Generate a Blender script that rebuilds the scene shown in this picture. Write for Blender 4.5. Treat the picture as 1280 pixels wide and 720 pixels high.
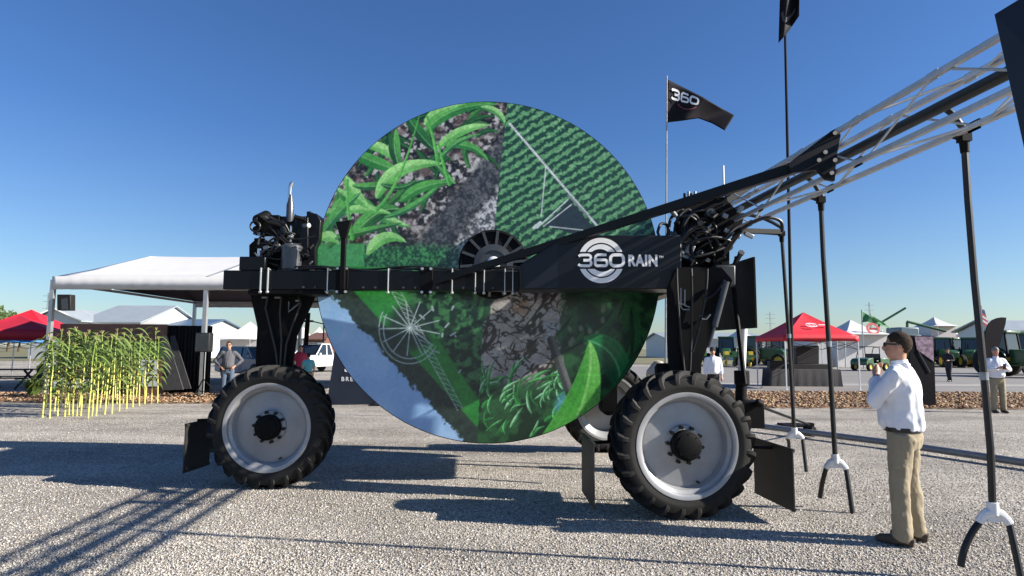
import bpy, bmesh, math, random
import numpy as np
from mathutils import Vector, Matrix, Euler, noise as mnoise

random.seed(7); rng = np.random.default_rng(11)
R = math.radians
for o in list(bpy.data.objects): bpy.data.objects.remove(o)
scene = bpy.context.scene
col = scene.collection

# ---------------------------------------------------------------- camera, sky, sun, exposure
CAM_H, FPX = 1.69, 780.0
cd = bpy.data.cameras.new('camera'); cam = bpy.data.objects.new('camera', cd); col.objects.link(cam)
cd.sensor_width = 36; cd.lens = 36*FPX/1280; cd.clip_start = 0.05; cd.clip_end = 6000
CAM_R = Euler((R(90+5.45), 0, 0)).to_matrix() @ Matrix.Rotation(R(0.3), 3, 'Z')
cam.matrix_world = Matrix.Translation((0, 0, CAM_H)) @ CAM_R.to_4x4()
scene.camera = cam

SUN_EL, SUN_AZ = 27.0, 9.5          # azimuth: degrees from +X towards the camera side (-Y)
to_sun = Vector((math.cos(R(SUN_EL))*math.cos(R(SUN_AZ)), -math.cos(R(SUN_EL))*math.sin(R(SUN_AZ)), math.sin(R(SUN_EL))))
w = bpy.data.worlds.new('World'); scene.world = w; w.use_nodes = True
nt = w.node_tree; nt.nodes.clear()
sky = nt.nodes.new('ShaderNodeTexSky'); sky.sky_type = 'NISHITA'; sky.sun_disc = False
sky.sun_elevation = R(SUN_EL); sky.sun_rotation = R(90+SUN_AZ)
sky.altitude = 200; sky.air_density = 1.0; sky.dust_density = 0.6; sky.ozone_density = 2.6
bg = nt.nodes.new('ShaderNodeBackground'); bg.inputs['Strength'].default_value = 0.05
wo = nt.nodes.new('ShaderNodeOutputWorld')
tcw = nt.nodes.new('ShaderNodeTexCoord'); sx_ = nt.nodes.new('ShaderNodeSeparateXYZ'); nt.links.new(tcw.outputs['Generated'], sx_.inputs[0])
tint = nt.nodes.new('ShaderNodeValToRGB'); te = tint.color_ramp.elements
te[0].position = 0.0; te[0].color = (1.06, 1.16, 1.24, 1); te[1].position = 0.32; te[1].color = (0.62, 0.93, 1.36, 1)
nt.links.new(sx_.outputs[2], tint.inputs[0])
mxw = nt.nodes.new('ShaderNodeMix'); mxw.data_type = 'RGBA'; mxw.blend_type = 'MULTIPLY'; mxw.inputs['Factor'].default_value = 1.0
nt.links.new(sky.outputs[0], mxw.inputs['A']); nt.links.new(tint.outputs[0], mxw.inputs['B']); nt.links.new(mxw.outputs['Result'], bg.inputs[0])
nt.links.new(bg.outputs[0], wo.inputs[0])
sd = bpy.data.lights.new('sun', 'SUN'); sd.energy = 5.0; sd.angle = R(0.5); sd.color = (1.0, 0.93, 0.82)
so = bpy.data.objects.new('sun', sd); col.objects.link(so)
so.rotation_euler = to_sun.to_track_quat('Z', 'Y').to_euler(); so.location = (30, -8, 30)
scene.view_settings.view_transform = 'Standard'; scene.view_settings.look = 'None'
scene.view_settings.exposure = 1.1; scene.view_settings.gamma = 1.0

# ---------------------------------------------------------------- helpers
def at(px, py, Y):
    """world point that lies Y metres ahead and shows at photo pixel (px, py)"""
    d = CAM_R @ Vector(((px-640)/FPX, -(py-360)/FPX, -1))
    return Vector((0, 0, CAM_H)) + d*(Y/d.y)
def gnd(px, py, z=0.0):
    d = CAM_R @ Vector(((px-640)/FPX, -(py-360)/FPX, -1))
    return Vector((0, 0, CAM_H)) + d*((z-CAM_H)/d.z)

def mat(name, c, rough=0.5, metal=0.0, var=0.0, vscale=6.0, bump=0.0, bscale=40.0, coat=0.0, c2=None, spec=None, trans=0.0):
    m = bpy.data.materials.new(name); m.use_nodes = True
    t = m.node_tree; b = t.nodes['Principled BSDF']
    b.inputs['Base Color'].default_value = (*c, 1); b.inputs['Roughness'].default_value = rough
    b.inputs['Metallic'].default_value = metal
    if coat: b.inputs['Coat Weight'].default_value = coat; b.inputs['Coat Roughness'].default_value = 0.08
    if spec is not None: b.inputs['Specular IOR Level'].default_value = spec
    if trans: b.inputs['Transmission Weight'].default_value = trans
    if var or bump or c2:
        tc = t.nodes.new('ShaderNodeTexCoord')
    if var or c2:
        n = t.nodes.new('ShaderNodeTexNoise'); n.inputs['Scale'].default_value = vscale; n.inputs['Detail'].default_value = 6
        n.inputs['Roughness'].default_value = 0.65
        t.links.new(tc.outputs['Object'], n.inputs['Vector'])
        r = t.nodes.new('ShaderNodeValToRGB')
        r.color_ramp.elements[0].position = 0.3; r.color_ramp.elements[1].position = 0.7
        if c2: a, z = c, c2
        else: a = tuple(x*(1-var) for x in c); z = tuple(min(1, x*(1+var)) for x in c)
        r.color_ramp.elements[0].color = (*a, 1); r.color_ramp.elements[1].color = (*z, 1)
        t.links.new(n.outputs['Fac'], r.inputs[0]); t.links.new(r.outputs[0], b.inputs['Base Color'])
        rr = t.nodes.new('ShaderNodeMapRange'); rr.inputs['To Min'].default_value = max(0.02, rough-0.1); rr.inputs['To Max'].default_value = min(1, rough+0.12)
        t.links.new(n.outputs['Fac'], rr.inputs['Value']); t.links.new(rr.outputs[0], b.inputs['Roughness'])
    if bump:
        n2 = t.nodes.new('ShaderNodeTexNoise'); n2.inputs['Scale'].default_value = bscale; n2.inputs['Detail'].default_value = 5
        t.links.new(tc.outputs['Object'], n2.inputs['Vector'])
        bp = t.nodes.new('ShaderNodeBump'); bp.inputs['Strength'].default_value = bump; bp.inputs['Distance'].default_value = 0.02
        t.links.new(n2.outputs['Fac'], bp.inputs['Height']); t.links.new(bp.outputs[0], b.inputs['Normal'])
    return m

class MB:
    def __init__(s): s.v = []; s.f = []; s.m = []; s.cur = 0
    def add(s, vs, fs):
        o = len(s.v); s.v += [Vector(p) for p in vs]
        for f in fs: s.f.append([i+o for i in f]); s.m.append(s.cur)
    def box(s, c, size, M=None):
        x, y, z = (k/2 for k in size); c = Vector(c)
        vs = [Vector((a*x, b*y, d*z)) for d in (-1, 1) for a, b in ((-1, -1), (1, -1), (1, 1), (-1, 1))]
        if M is not None: vs = [M @ p for p in vs]
        s.add([c+p for p in vs], [(3, 2, 1, 0), (4, 5, 6, 7), (0, 1, 5, 4), (1, 2, 6, 5), (2, 3, 7, 6), (3, 0, 4, 7)])
    def bar(s, p, q, w, h=None, up=(0, 0, 1)):
        p, q = Vector(p), Vector(q); h = h or w
        d = (q-p).normalized(); u = Vector(up)
        if abs(d.dot(u)) > 0.98: u = Vector((0, 1, 0))
        a = d.cross(u).normalized()*w/2; b = a.cross(d).normalized()*h/2
        vs = [e+i*a+j*b for e in (p, q) for i, j in ((-1, -1), (1, -1), (1, 1), (-1, 1))]
        s.add(vs, [(0, 1, 2, 3), (7, 6, 5, 4), (0, 4, 5, 1), (1, 5, 6, 2), (2, 6, 7, 3), (3, 7, 4, 0)])
    def tube(s, pts, r, n=10, sq=None):
        pts = [Vector(p) for p in pts]; k = len(pts)
        rs = r if isinstance(r, (list, tuple)) else [r]*k
        prev = None; rings = []
        for i, p in enumerate(pts):
            d = (pts[min(i+1, k-1)]-pts[max(i-1, 0)]).normalized()
            if prev is None:
                a = d.orthogonal().normalized()
            else:
                a = (prev-d*prev.dot(d)); a = a.normalized() if a.length > 1e-6 else d.orthogonal().normalized()
            prev = a; b = d.cross(a)
            rings.append([p+rs[i]*(math.cos(t)*a+math.sin(t)*b) for t in (2*math.pi*j/n for j in range(n))])
        vs = [q for rg in rings for q in rg]; fs = []
        for i in range(k-1):
            for j in range(n):
                fs.append((i*n+j, i*n+(j+1) % n, (i+1)*n+(j+1) % n, (i+1)*n+j))
        fs.append(tuple(reversed(range(n)))); fs.append(tuple((k-1)*n+j for j in range(n)))
        s.add(vs, fs)
    def lathe(s, prof, c, axis, n=48, closed=False):
        c = Vector(c); ax = Vector(axis).normalized(); a = ax.orthogonal().normalized(); b = ax.cross(a)
        k = len(prof); vs = []; fs = []
        for r, t in prof:
            for j in range(n):
                th = 2*math.pi*j/n; vs.append(c+ax*t+r*(math.cos(th)*a+math.sin(th)*b))
        for i in range(k if closed else k-1):
            i2 = (i+1) % k
            for j in range(n):
                fs.append((i*n+j, i*n+(j+1) % n, i2*n+(j+1) % n, i2*n+j))
        if not closed:
            if prof[0][0] > 1e-5: fs.append(tuple(reversed(range(n))))
            if prof[-1][0] > 1e-5: fs.append(tuple((k-1)*n+j for j in range(n)))
        s.add(vs, fs)
    def cyl(s, p, q, r, n=16, r2=None):
        s.tube([p, q], [r, r2 if r2 is not None else r], n)
    def prism(s, loop, off):
        loop = [Vector(p) for p in loop]; off = Vector(off); n = len(loop)
        vs = loop+[p+off for p in loop]
        fs = [tuple(range(n)), tuple(reversed(range(n, 2*n)))]
        fs += [(i, i+n, (i+1) % n+n, (i+1) % n) for i in range(n)]
        s.add(vs, fs)
    def ell(s, c, r, n=12, m=8, M=None):
        c = Vector(c); vs = []; fs = []
        for i in range(m+1):
            ph = math.pi*i/m
            for j in range(n):
                th = 2*math.pi*j/n
                p = Vector((r[0]*math.sin(ph)*math.cos(th), r[1]*math.sin(ph)*math.sin(th), r[2]*math.cos(ph)))
                vs.append(c+(M @ p if M is not None else p))
        for i in range(m):
            for j in range(n): fs.append((i*n+j, (i+1)*n+j, (i+1)*n+(j+1) % n, i*n+(j+1) % n))
        s.add(vs, fs)
    def loft(s, rings):
        """rings: (cx,cy,z,rx,ry) horizontal ellipses"""
        n = 16; vs = []; fs = []
        for cx, cy, z, rx, ry in rings:
            for j in range(n):
                t = 2*math.pi*j/n; vs.append((cx+rx*math.cos(t), cy+ry*math.sin(t), z))
        k = len(rings)
        for i in range(k-1):
            for j in range(n): fs.append((i*n+j, i*n+(j+1) % n, (i+1)*n+(j+1) % n, (i+1)*n+j))
        fs.append(tuple(reversed(range(n)))); fs.append(tuple((k-1)*n+j for j in range(n)))
        s.add(vs, fs)
    def build(s, name, mats, parent=None, sharp=35, bevel=0.0):
        org = root_of(parent).get('_o') if parent is not None else None
        org = Vector(org) if org is not None else Vector((0, 0, 0))
        me = bpy.data.meshes.new(name); me.from_pydata([p-org for p in s.v], [], s.f)
        ms = mats if isinstance(mats, (list, tuple)) else [mats]
        for m in ms: me.materials.append(m)
        me.polygons.foreach_set('material_index', s.m)
        bm = bmesh.new(); bm.from_mesh(me); bmesh.ops.remove_doubles(bm, verts=bm.verts, dist=1e-5)
        bmesh.ops.dissolve_degenerate(bm, edges=bm.edges, dist=1e-6)
        bmesh.ops.recalc_face_normals(bm, faces=bm.faces); bm.to_mesh(me); bm.free()
        me.polygons.foreach_set('use_smooth', [True]*len(me.polygons))
        me.set_sharp_from_angle(angle=R(sharp)); me.update()
        o = bpy.data.objects.new(name, me); col.objects.link(o)
        if parent is not None: o.parent = parent
        if bevel:
            b = o.modifiers.new('edge', 'BEVEL'); b.width = bevel; b.segments = 2; b.limit_method = 'ANGLE'
        return o

def root_of(o):
    while o.parent is not None: o = o.parent
    return o
def thing(name, label, cat, loc=(0, 0, 0), group=None):
    o = bpy.data.objects.new(name, None); col.objects.link(o)
    o.location = loc; o['_o'] = list(loc); o.empty_display_size = 0.2
    return tag(o, label, cat, group)
def tag(o, label, cat, group=None):
    o['label'] = label; o['category'] = cat
    if group: o['group'] = group
    return o
def kind(o, k): o['kind'] = k; return o
def kids(o): return [c for c in bpy.data.objects if c.parent == o]
def copy_tree(o, parent=None):
    c = o.copy(); col.objects.link(c)
    if parent is not None: c.parent = parent
    for ch in kids(o): copy_tree(ch, c)
    return c
def put(o, loc, rz=0.0, label=None, group=None, s=None):
    o.location = loc; o.rotation_euler = (0, 0, rz)
    if label: o['label'] = label
    if group: o['group'] = group
    if s: o.scale = (s, s, s)
    return o
def rebake(o, mods):
    """evaluate modifiers into the mesh"""
    for kind_, kw in mods:
        m = o.modifiers.new(kind_.lower(), kind_)
        for k, v in kw.items(): setattr(m, k, v)
    bpy.context.view_layer.update()
    dg = bpy.context.evaluated_depsgraph_get()
    me = bpy.data.meshes.new_from_object(o.evaluated_get(dg)); old = o.data
    o.modifiers.clear(); me.name = old.name; o.data = me
    me.polygons.foreach_set('use_smooth', [True]*len(me.polygons))
    return o
def text_verts(body, size=1.0, bold=0.0, shear=0.0, spacing=1.0, align='CENTER'):
    c = bpy.data.curves.new('t', 'FONT'); c.body = body; c.size = size; c.offset = bold; c.shear = shear
    c.space_character = spacing; c.align_x = align; c.align_y = 'CENTER'; c.extrude = 0.0; c.resolution_u = 4
    o = bpy.data.objects.new('t', c); col.objects.link(o); bpy.context.view_layer.update()
    dg = bpy.context.evaluated_depsgraph_get(); me = bpy.data.meshes.new_from_object(o.evaluated_get(dg))
    vs = [v.co.copy() for v in me.vertices]; fs = [list(p.vertices) for p in me.polygons]
    bpy.data.objects.remove(o); bpy.data.curves.remove(c); bpy.data.meshes.remove(me)
    return vs, fs
def text_on(mb, body, org, ux, uy, size, sx=1.0, **kw):
    """lay lettering on the plane through org spanned by unit vectors ux, uy, with 2 mm of body"""
    vs, fs = text_verts(body, size, **kw); ux, uy = Vector(ux), Vector(uy); n = ux.cross(uy).normalized()
    mb.add([Vector(org)+ux*(v.x*sx)+uy*v.y+n*0.002 for v in vs], fs)
def bez(p0, p1, p2, n=12):
    p0, p1, p2 = Vector(p0), Vector(p1), Vector(p2)
    return [p0*(1-t)**2+p1*2*t*(1-t)+p2*t*t for t in (i/n for i in range(n+1))]

# ---------------------------------------------------------------- materials
M = {}
M['black'] = mat('black paint', (0.003, 0.0035, 0.005), 0.35, 0, 0.25, 3, spec=.28)
M['blackmatt'] = mat('matt black steel', (0.0035, 0.0035, 0.004), 0.6, 0, 0.3, 5, 0.05, 60, spec=.14)
M['rubber'] = mat('tyre rubber', (0.006, 0.006, 0.006), 0.7, 0, c2=(0.015, 0.014, 0.013), vscale=5, bump=0.12, bscale=90, spec=.35)
M['rim'] = mat('silver rim paint', (0.33, 0.335, 0.345), 0.38, 0.25, 0.12, 4)
M['hose'] = mat('black hose', (0.006, 0.006, 0.007), 0.45, 0, 0.3, 10)
M['galv'] = mat('galvanised steel', (0.27, 0.29, 0.31), 0.38, 0.55, 0.2, 9)
M['steel'] = mat('bright steel', (0.6, 0.61, 0.62), 0.22, 0.9, 0.1, 9)
M['bolt'] = mat('zinc bolts', (0.62, 0.62, 0.6), 0.35, 0.7)
M['whitevinyl'] = mat('white lettering', (0.82, 0.83, 0.84), 0.4)
M['whiteplastic'] = mat('white plastic', (0.74, 0.75, 0.76), 0.45, 0, 0.06, 8)
M['grey'] = mat('dark grey metal', (0.06, 0.065, 0.07), 0.38, 0.3, 0.2, 8)
M['canister'] = mat('grey filter housing', (0.075, 0.08, 0.09), 0.32, 0.35, 0.15, 8)
M['tentwhite'] = mat('white tent fabric', (0.62, 0.61, 0.60), 0.6, 0, 0.03, 1.5, 0.12, 1.2)
M['undershade'] = mat('painted shade under tent roof', (0.07, 0.03, 0.028), 0.8, 0, 0.2, 2)  # deep brown stands in for the shade beneath the white roof
M['alu'] = mat('aluminium pole', (0.45, 0.46, 0.47), 0.35, 0.6, 0.1, 5)
M['red'] = mat('red canopy fabric', (0.62, 0.012, 0.03), 0.65, 0, 0.1, 2, 0.15, 3)
M['darkred'] = mat('deep red fabric', (0.33, 0.008, 0.025), 0.7, 0, 0.1, 2, 0.15, 3)
M['cloth'] = mat('black table cloth', (0.008, 0.008, 0.009), 0.9, 0, 0.2, 6, 0.3, 12)
M['greycloth'] = mat('grey cloth', (0.05, 0.05, 0.053), 0.85, 0, 0.2, 6, 0.3, 12)
M['speaker'] = mat('loudspeaker shell', (0.007, 0.007, 0.008), 0.6, 0, 0.2, 20)
M['brown'] = mat('brown printed board', (0.16, 0.075, 0.055), 0.6, 0, 0.3, 3)
M['leaf'] = mat('corn leaf', (0.04, 0.095, 0.016), 0.5, 0, c2=(0.16, 0.21, 0.045), vscale=4)
M['stalky'] = mat('yellow corn stalk', (0.72, 0.62, 0.10), 0.5, 0, c2=(0.62, 0.66, 0.22), vscale=7)
M['stalkg'] = mat('green corn stalk', (0.26, 0.36, 0.07), 0.5, 0, 0.2, 9)
M['tassel'] = mat('dry corn tassel', (0.42, 0.34, 0.16), 0.7)
M['crown'] = mat('tree leaves', (0.035, 0.07, 0.016), 0.6, 0, c2=(0.075, 0.12, 0.03), vscale=1.2)
M['bark'] = mat('bark', (0.09, 0.065, 0.045), 0.9, 0, 0.3, 8)
M['tractor'] = mat('green machine paint', (0.018, 0.085, 0.026), 0.4, 0, 0.15, 4, coat=0.3)
M['yellow'] = mat('yellow wheel paint', (0.65, 0.48, 0.05), 0.45)
M['glass'] = mat('dark window glass', (0.02, 0.026, 0.032), 0.06, 0, spec=0.7)
M['whitepaint'] = mat('white car paint', (0.72, 0.73, 0.74), 0.25, 0, coat=0.6)
M['bluepaint'] = mat('blue car paint', (0.03, 0.13, 0.27), 0.25, 0, coat=0.6)
M['lamp'] = mat('headlight glass', (0.75, 0.76, 0.78), 0.1, 0, spec=0.8)
M['shed'] = mat('white wall sheeting', (0.55, 0.56, 0.57), 0.5, 0, 0.05, 1)
M['shedroof'] = mat('grey roof sheeting', (0.34, 0.38, 0.40), 0.45, 0.2, 0.08, 1)
M['blueroof'] = mat('blue roof', (0.07, 0.12, 0.20), 0.5)
M['redtrim'] = mat('red print', (0.5, 0.06, 0.06), 0.6)
M['greenflag'] = mat('green flag cloth', (0.05, 0.20, 0.07), 0.7)
M['flagblack'] = mat('black flag cloth', (0.010, 0.010, 0.014), 0.7, 0, c2=(0.018, 0.015, 0.020), vscale=3, spec=.1)
M['skin'] = mat('skin', (0.50, 0.26, 0.17), 0.5, 0, 0.1, 10)
M['shirtw'] = mat('white shirt cotton', (0.78, 0.79, 0.84), 0.8, 0, 0.03, 5, 0.12, 30)
M['khaki'] = mat('khaki cotton', (0.30, 0.25, 0.17), 0.85, 0, 0.1, 6, 0.15, 40)
M['jeans'] = mat('blue denim', (0.07, 0.10, 0.15), 0.85, 0, 0.2, 8)
M['greyshirt'] = mat('grey shirt cotton', (0.09, 0.09, 0.10), 0.85, 0, 0.1, 6)
M['blackshirt'] = mat('black shirt cotton', (0.02, 0.02, 0.024), 0.85)
M['redshirt'] = mat('red shirt cotton', (0.45, 0.04, 0.08), 0.85)
M['teal'] = mat('teal fabric', (0.12, 0.42, 0.45), 0.8)
M['hair'] = mat('brown hair', (0.022, 0.015, 0.011), 0.85, 0, c2=(0.07, 0.05, 0.036), vscale=60, bump=0.5, bscale=70, spec=.12)
M['greyhair'] = mat('grey hair', (0.20, 0.19, 0.18), 0.6, 0, 0.3, 40)
M['leather'] = mat('black leather', (0.015, 0.014, 0.013), 0.35)
M['suede'] = mat('brown suede', (0.075, 0.055, 0.042), 0.8, 0, 0.2, 20)
M['eye'] = mat('eye dark', (0.02, 0.015, 0.012), 0.2)
M['lip'] = mat('lips', (0.32, 0.12, 0.10), 0.5)
M['bluetarp'] = mat('blue tarpaulin', (0.04, 0.20, 0.50), 0.6)
M['stone'] = mat('beige stone', (0.38, 0.32, 0.25), 0.85, 0, 0.2, 4)
# ---------------------------------------------------------------- ground
def ground_mat():
    m = bpy.data.materials.new('gravel'); m.use_nodes = True; t = m.node_tree; b = t.nodes['Principled BSDF']
    tc = t.nodes.new('ShaderNodeTexCoord'); L = t.links.new
    def node(k, **kw):
        n = t.nodes.new(k)
        for a, v in kw.items(): n.inputs[a].default_value = v
        return n
    vo = node('ShaderNodeTexVoronoi', Scale=42.0); L(tc.outputs['Object'], vo.inputs['Vector'])
    vo2 = node('ShaderNodeTexVoronoi', Scale=95.0); L(tc.outputs['Object'], vo2.inputs['Vector'])
    ra = t.nodes.new('ShaderNodeValToRGB'); e = ra.color_ramp.elements
    e[0].position = 0.0; e[0].color = (0.22, 0.195, 0.165, 1); e[1].position = 1; e[1].color = (0.56, 0.52, 0.465, 1)
    k = e.new(0.5); k.color = (0.41, 0.375, 0.33, 1)
    sep = t.nodes.new('ShaderNodeSeparateColor'); L(vo.outputs['Color'], sep.inputs[0]); L(sep.outputs[0], ra.inputs[0])
    # dust and wheel-worn patches
    big = node('ShaderNodeTexNoise', Scale=0.55, Detail=5.0, Roughness=0.6); L(tc.outputs['Object'], big.inputs['Vector'])
    mp = t.nodes.new('ShaderNodeMapping'); mp.inputs['Scale'].default_value = (0.12, 0.8, 1)
    L(tc.outputs['Object'], mp.inputs['Vector'])
    tr = node('ShaderNodeTexNoise', Scale=1.0, Detail=3.0); L(mp.outputs[0], tr.inputs['Vector'])
    add = t.nodes.new('ShaderNodeMath'); add.operation = 'ADD'; L(big.outputs['Fac'], add.inputs[0]); L(tr.outputs['Fac'], add.inputs[1])
    r2 = node('ShaderNodeMapRange'); r2.inputs['From Min'].default_value = 0.75; r2.inputs['From Max'].default_value = 1.25
    r2.inputs['To Min'].default_value = 0.60; r2.inputs['To Max'].default_value = 1.16
    L(add.outputs[0], r2.inputs['Value'])
    mx = t.nodes.new('ShaderNodeMix'); mx.data_type = 'RGBA'; mx.blend_type = 'MULTIPLY'; mx.inputs['Factor'].default_value = 1
    L(ra.outputs[0], mx.inputs['A']); L(r2.outputs[0], mx.inputs['B'])
    fine = node('ShaderNodeTexNoise', Scale=160.0, Detail=3.0); L(tc.outputs['Object'], fine.inputs['Vector'])
    L(mx.outputs['Result'], b.inputs['Base Color']); b.inputs['Roughness'].default_value = 0.93
    b.inputs['Specular IOR Level'].default_value = 0.2
    h = t.nodes.new('ShaderNodeMath'); h.operation = 'MULTIPLY_ADD'; h.inputs[1].default_value = 0.5
    L(vo2.outputs['Distance'], h.inputs[0]); L(vo.outputs['Distance'], h.inputs[2])
    h2 = t.nodes.new('ShaderNodeMath'); h2.operation = 'MULTIPLY_ADD'; h2.inputs[1].default_value = 0.25
    L(fine.outputs['Fac'], h2.inputs[0]); L(h.outputs[0], h2.inputs[2])
    bp = node('ShaderNodeBump', Strength=0.75, Distance=0.03); bp.invert = True
    L(h2.outputs[0], bp.inputs['Height']); L(bp.outputs[0], b.inputs['Normal'])
    return m
GRAVEL = ground_mat()
def sheet(name, x0, x1, y0, y1, z, m, nx=1, ny=1, amp=0.0):
    vs = []; fs = []
    for j in range(ny+1):
        for i in range(nx+1):
            x = x0+(x1-x0)*i/nx; y = y0+(y1-y0)*j/ny
            e = 0 if (i in (0, nx) or j in (0, ny)) else 1
            vs.append((x+ (0 if i in (0, nx) else amp*2*mnoise.noise((x*.7, y*.7, 3))), y+amp*6*mnoise.noise((x*.6, y*.6, 0)), z+e*amp*(0.8+0.6*mnoise.noise((x*2, y*2, 5)))))
    for j in range(ny):
        for i in range(nx): a = j*(nx+1)+i; fs.append((a, a+1, a+nx+2, a+nx+1))
    mb = MB(); mb.add(vs, fs); return kind(mb.build(name, m), 'structure')
sheet('ground', -2500, 2500, -200, 4000, 0, GRAVEL)
asph = mat('asphalt', (0.20, 0.19, 0.18), 0.9, 0, 0.12, 0.6, 0.2, 60)
paleasph = mat('pale concrete lane', (0.30, 0.285, 0.265), 0.9, 0, 0.1, 0.5, 0.2, 60)
grass = mat('dry grass', (0.10, 0.11, 0.05), 0.95, 0, c2=(0.20, 0.17, 0.09), vscale=0.5)
sheet('road', 4, 140, 25.5, 58, 0.006, asph)
sheet('path', 4, 140, 29.3, 31.0, 0.012, paleasph)
sheet('lawn', -600, 700, 66, 1500, 0.01, grass)
mulchm = mat('wood chip mulch', (0.13, 0.075, 0.045), 0.95, 0, c2=(0.30, 0.19, 0.11), vscale=14, bump=0.8, bscale=22)
sheet('mulch_bed', 5.0, 70, 18.2, 24.6, 0.004, mulchm, 140, 14, 0.05)
sheet('mulch_strip', -40, -0.5, 18.6, 22.2, 0.004, mulchm, 120, 8, 0.05)

def scatter(name, n, gen, rmin, rmax, cols, flat=0.7, seed=3, sides=1):
    g = np.random.default_rng(seed)
    xy = gen(g, n); n = len(xy)
    base = np.array([(1, 0, 0), (-1, 0, 0), (0, 1, 0), (0, -1, 0), (0, 0, 1), (0, 0, -1)], float)
    tri = np.array([(0, 2, 4), (2, 1, 4), (1, 3, 4), (3, 0, 4), (2, 0, 5), (1, 2, 5), (3, 1, 5), (0, 3, 5)])
    sz = g.uniform(rmin, rmax, (n, 1, 1))*g.uniform(0.6, 1.25, (n, 1, 3))
    v = base[None]*sz*(1+0.35*g.normal(size=(n, 6, 1)).clip(-1, 1)) + g.normal(size=(n, 6, 3))*rmin*0.25
    q = g.normal(size=(n, 4)); q /= np.linalg.norm(q, axis=1, keepdims=True); a, b, c, d = q.T
    RM = np.stack([np.stack([1-2*(c*c+d*d), 2*(b*c-a*d), 2*(b*d+a*c)], -1), np.stack([2*(b*c+a*d), 1-2*(b*b+d*d), 2*(c*d-a*b)], -1),
                   np.stack([2*(b*d-a*c), 2*(c*d+a*b), 1-2*(b*b+c*c)], -1)], 1)
    v = np.einsum('nij,nkj->nki', RM, v); v[:, :, 2] *= flat
    v[:, :, 0] += xy[:, None, 0]; v[:, :, 1] += xy[:, None, 1]; v[:, :, 2] += xy[:, None, 2]+sz.mean(axis=2)*0.25
    f = (tri[None]+(np.arange(n)*6)[:, None, None]).reshape(-1, 3)
    me = bpy.data.meshes.new(name); me.vertices.add(n*6); me.vertices.foreach_set('co', v.reshape(-1).astype(np.float32))
    me.loops.add(len(f)*3); me.loops.foreach_set('vertex_index', f.reshape(-1).astype(np.int32))
    me.polygons.add(len(f)); me.polygons.foreach_set('loop_start', (np.arange(len(f))*3).astype(np.int32))
    me.update(calc_edges=True)
    ci = g.integers(0, len(cols), n); cc = np.array(cols)[ci]*g.uniform(0.8, 1.15, (n, 1))
    ca = me.color_attributes.new('Col', 'FLOAT_COLOR', 'POINT')
    ca.data.foreach_set('color', np.concatenate([np.repeat(cc, 6, axis=0), np.ones((n*6, 1))], 1).reshape(-1).astype(np.float32))
    m = bpy.data.materials.new(name); m.use_nodes = True; t = m.node_tree
    vc = t.nodes.new('ShaderNodeVertexColor'); vc.layer_name = 'Col'
    t.links.new(vc.outputs[0], t.nodes['Principled BSDF'].inputs['Base Color']); t.nodes['Principled BSDF'].inputs['Roughness'].default_value = 0.9
    t.nodes['Principled BSDF'].inputs['Specular IOR Level'].default_value = 0.2
    me.materials.append(m); o = bpy.data.objects.new(name, me); col.objects.link(o)
    return o
def gen_gravel(g, n):
    u = g.uniform(0, 1, n); y = 1/(1/3.6+(1/15-1/3.6)*u)            # denser close by
    x = g.uniform(-1, 1, n)*(0.9*y+0.8)
    lane = 0.5+0.5*np.sin(y*2.1+0.35*x+1.2*np.sin(x*.45))+0.35*np.sin(x*1.7+y*.9)
    keep = g.uniform(0, 1, n) < 0.45+0.55*np.clip(lane, 0, 1)
    return np.stack([x, y, np.zeros(n)], 1)[keep]
gr = scatter('gravel_stones', 145000, gen_gravel, 0.005, 0.0125,
             [(0.46, 0.425, 0.375), (0.54, 0.505, 0.455), (0.40, 0.365, 0.32), (0.31, 0.285, 0.25), (0.46, 0.395, 0.325), (0.58, 0.555, 0.515), (0.42, 0.40, 0.375)])
kind(tag(gr, 'loose pale limestone gravel spread over the show yard', 'gravel'), 'stuff')
def gen_chips(g, n):
    k = n//3
    a = np.stack([g.uniform(5, 26, n-k), g.uniform(18.0, 24.6, n-k), np.full(n-k, 0.045)], 1)
    b = np.stack([g.uniform(-20, -1, k), g.uniform(18.5, 22.0, k), np.full(k, 0.045)], 1)
    return np.concatenate([a, b])
ch = scatter('wood_chips', 15000, gen_chips, 0.025, 0.075,
             [(0.24, 0.14, 0.08), (0.33, 0.21, 0.12), (0.15, 0.08, 0.05), (0.42, 0.31, 0.19), (0.28, 0.20, 0.14)], flat=0.5, seed=9)
kind(tag(ch, 'loose brown wood chips scattered along the planting beds', 'wood chips'), 'stuff')
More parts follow.
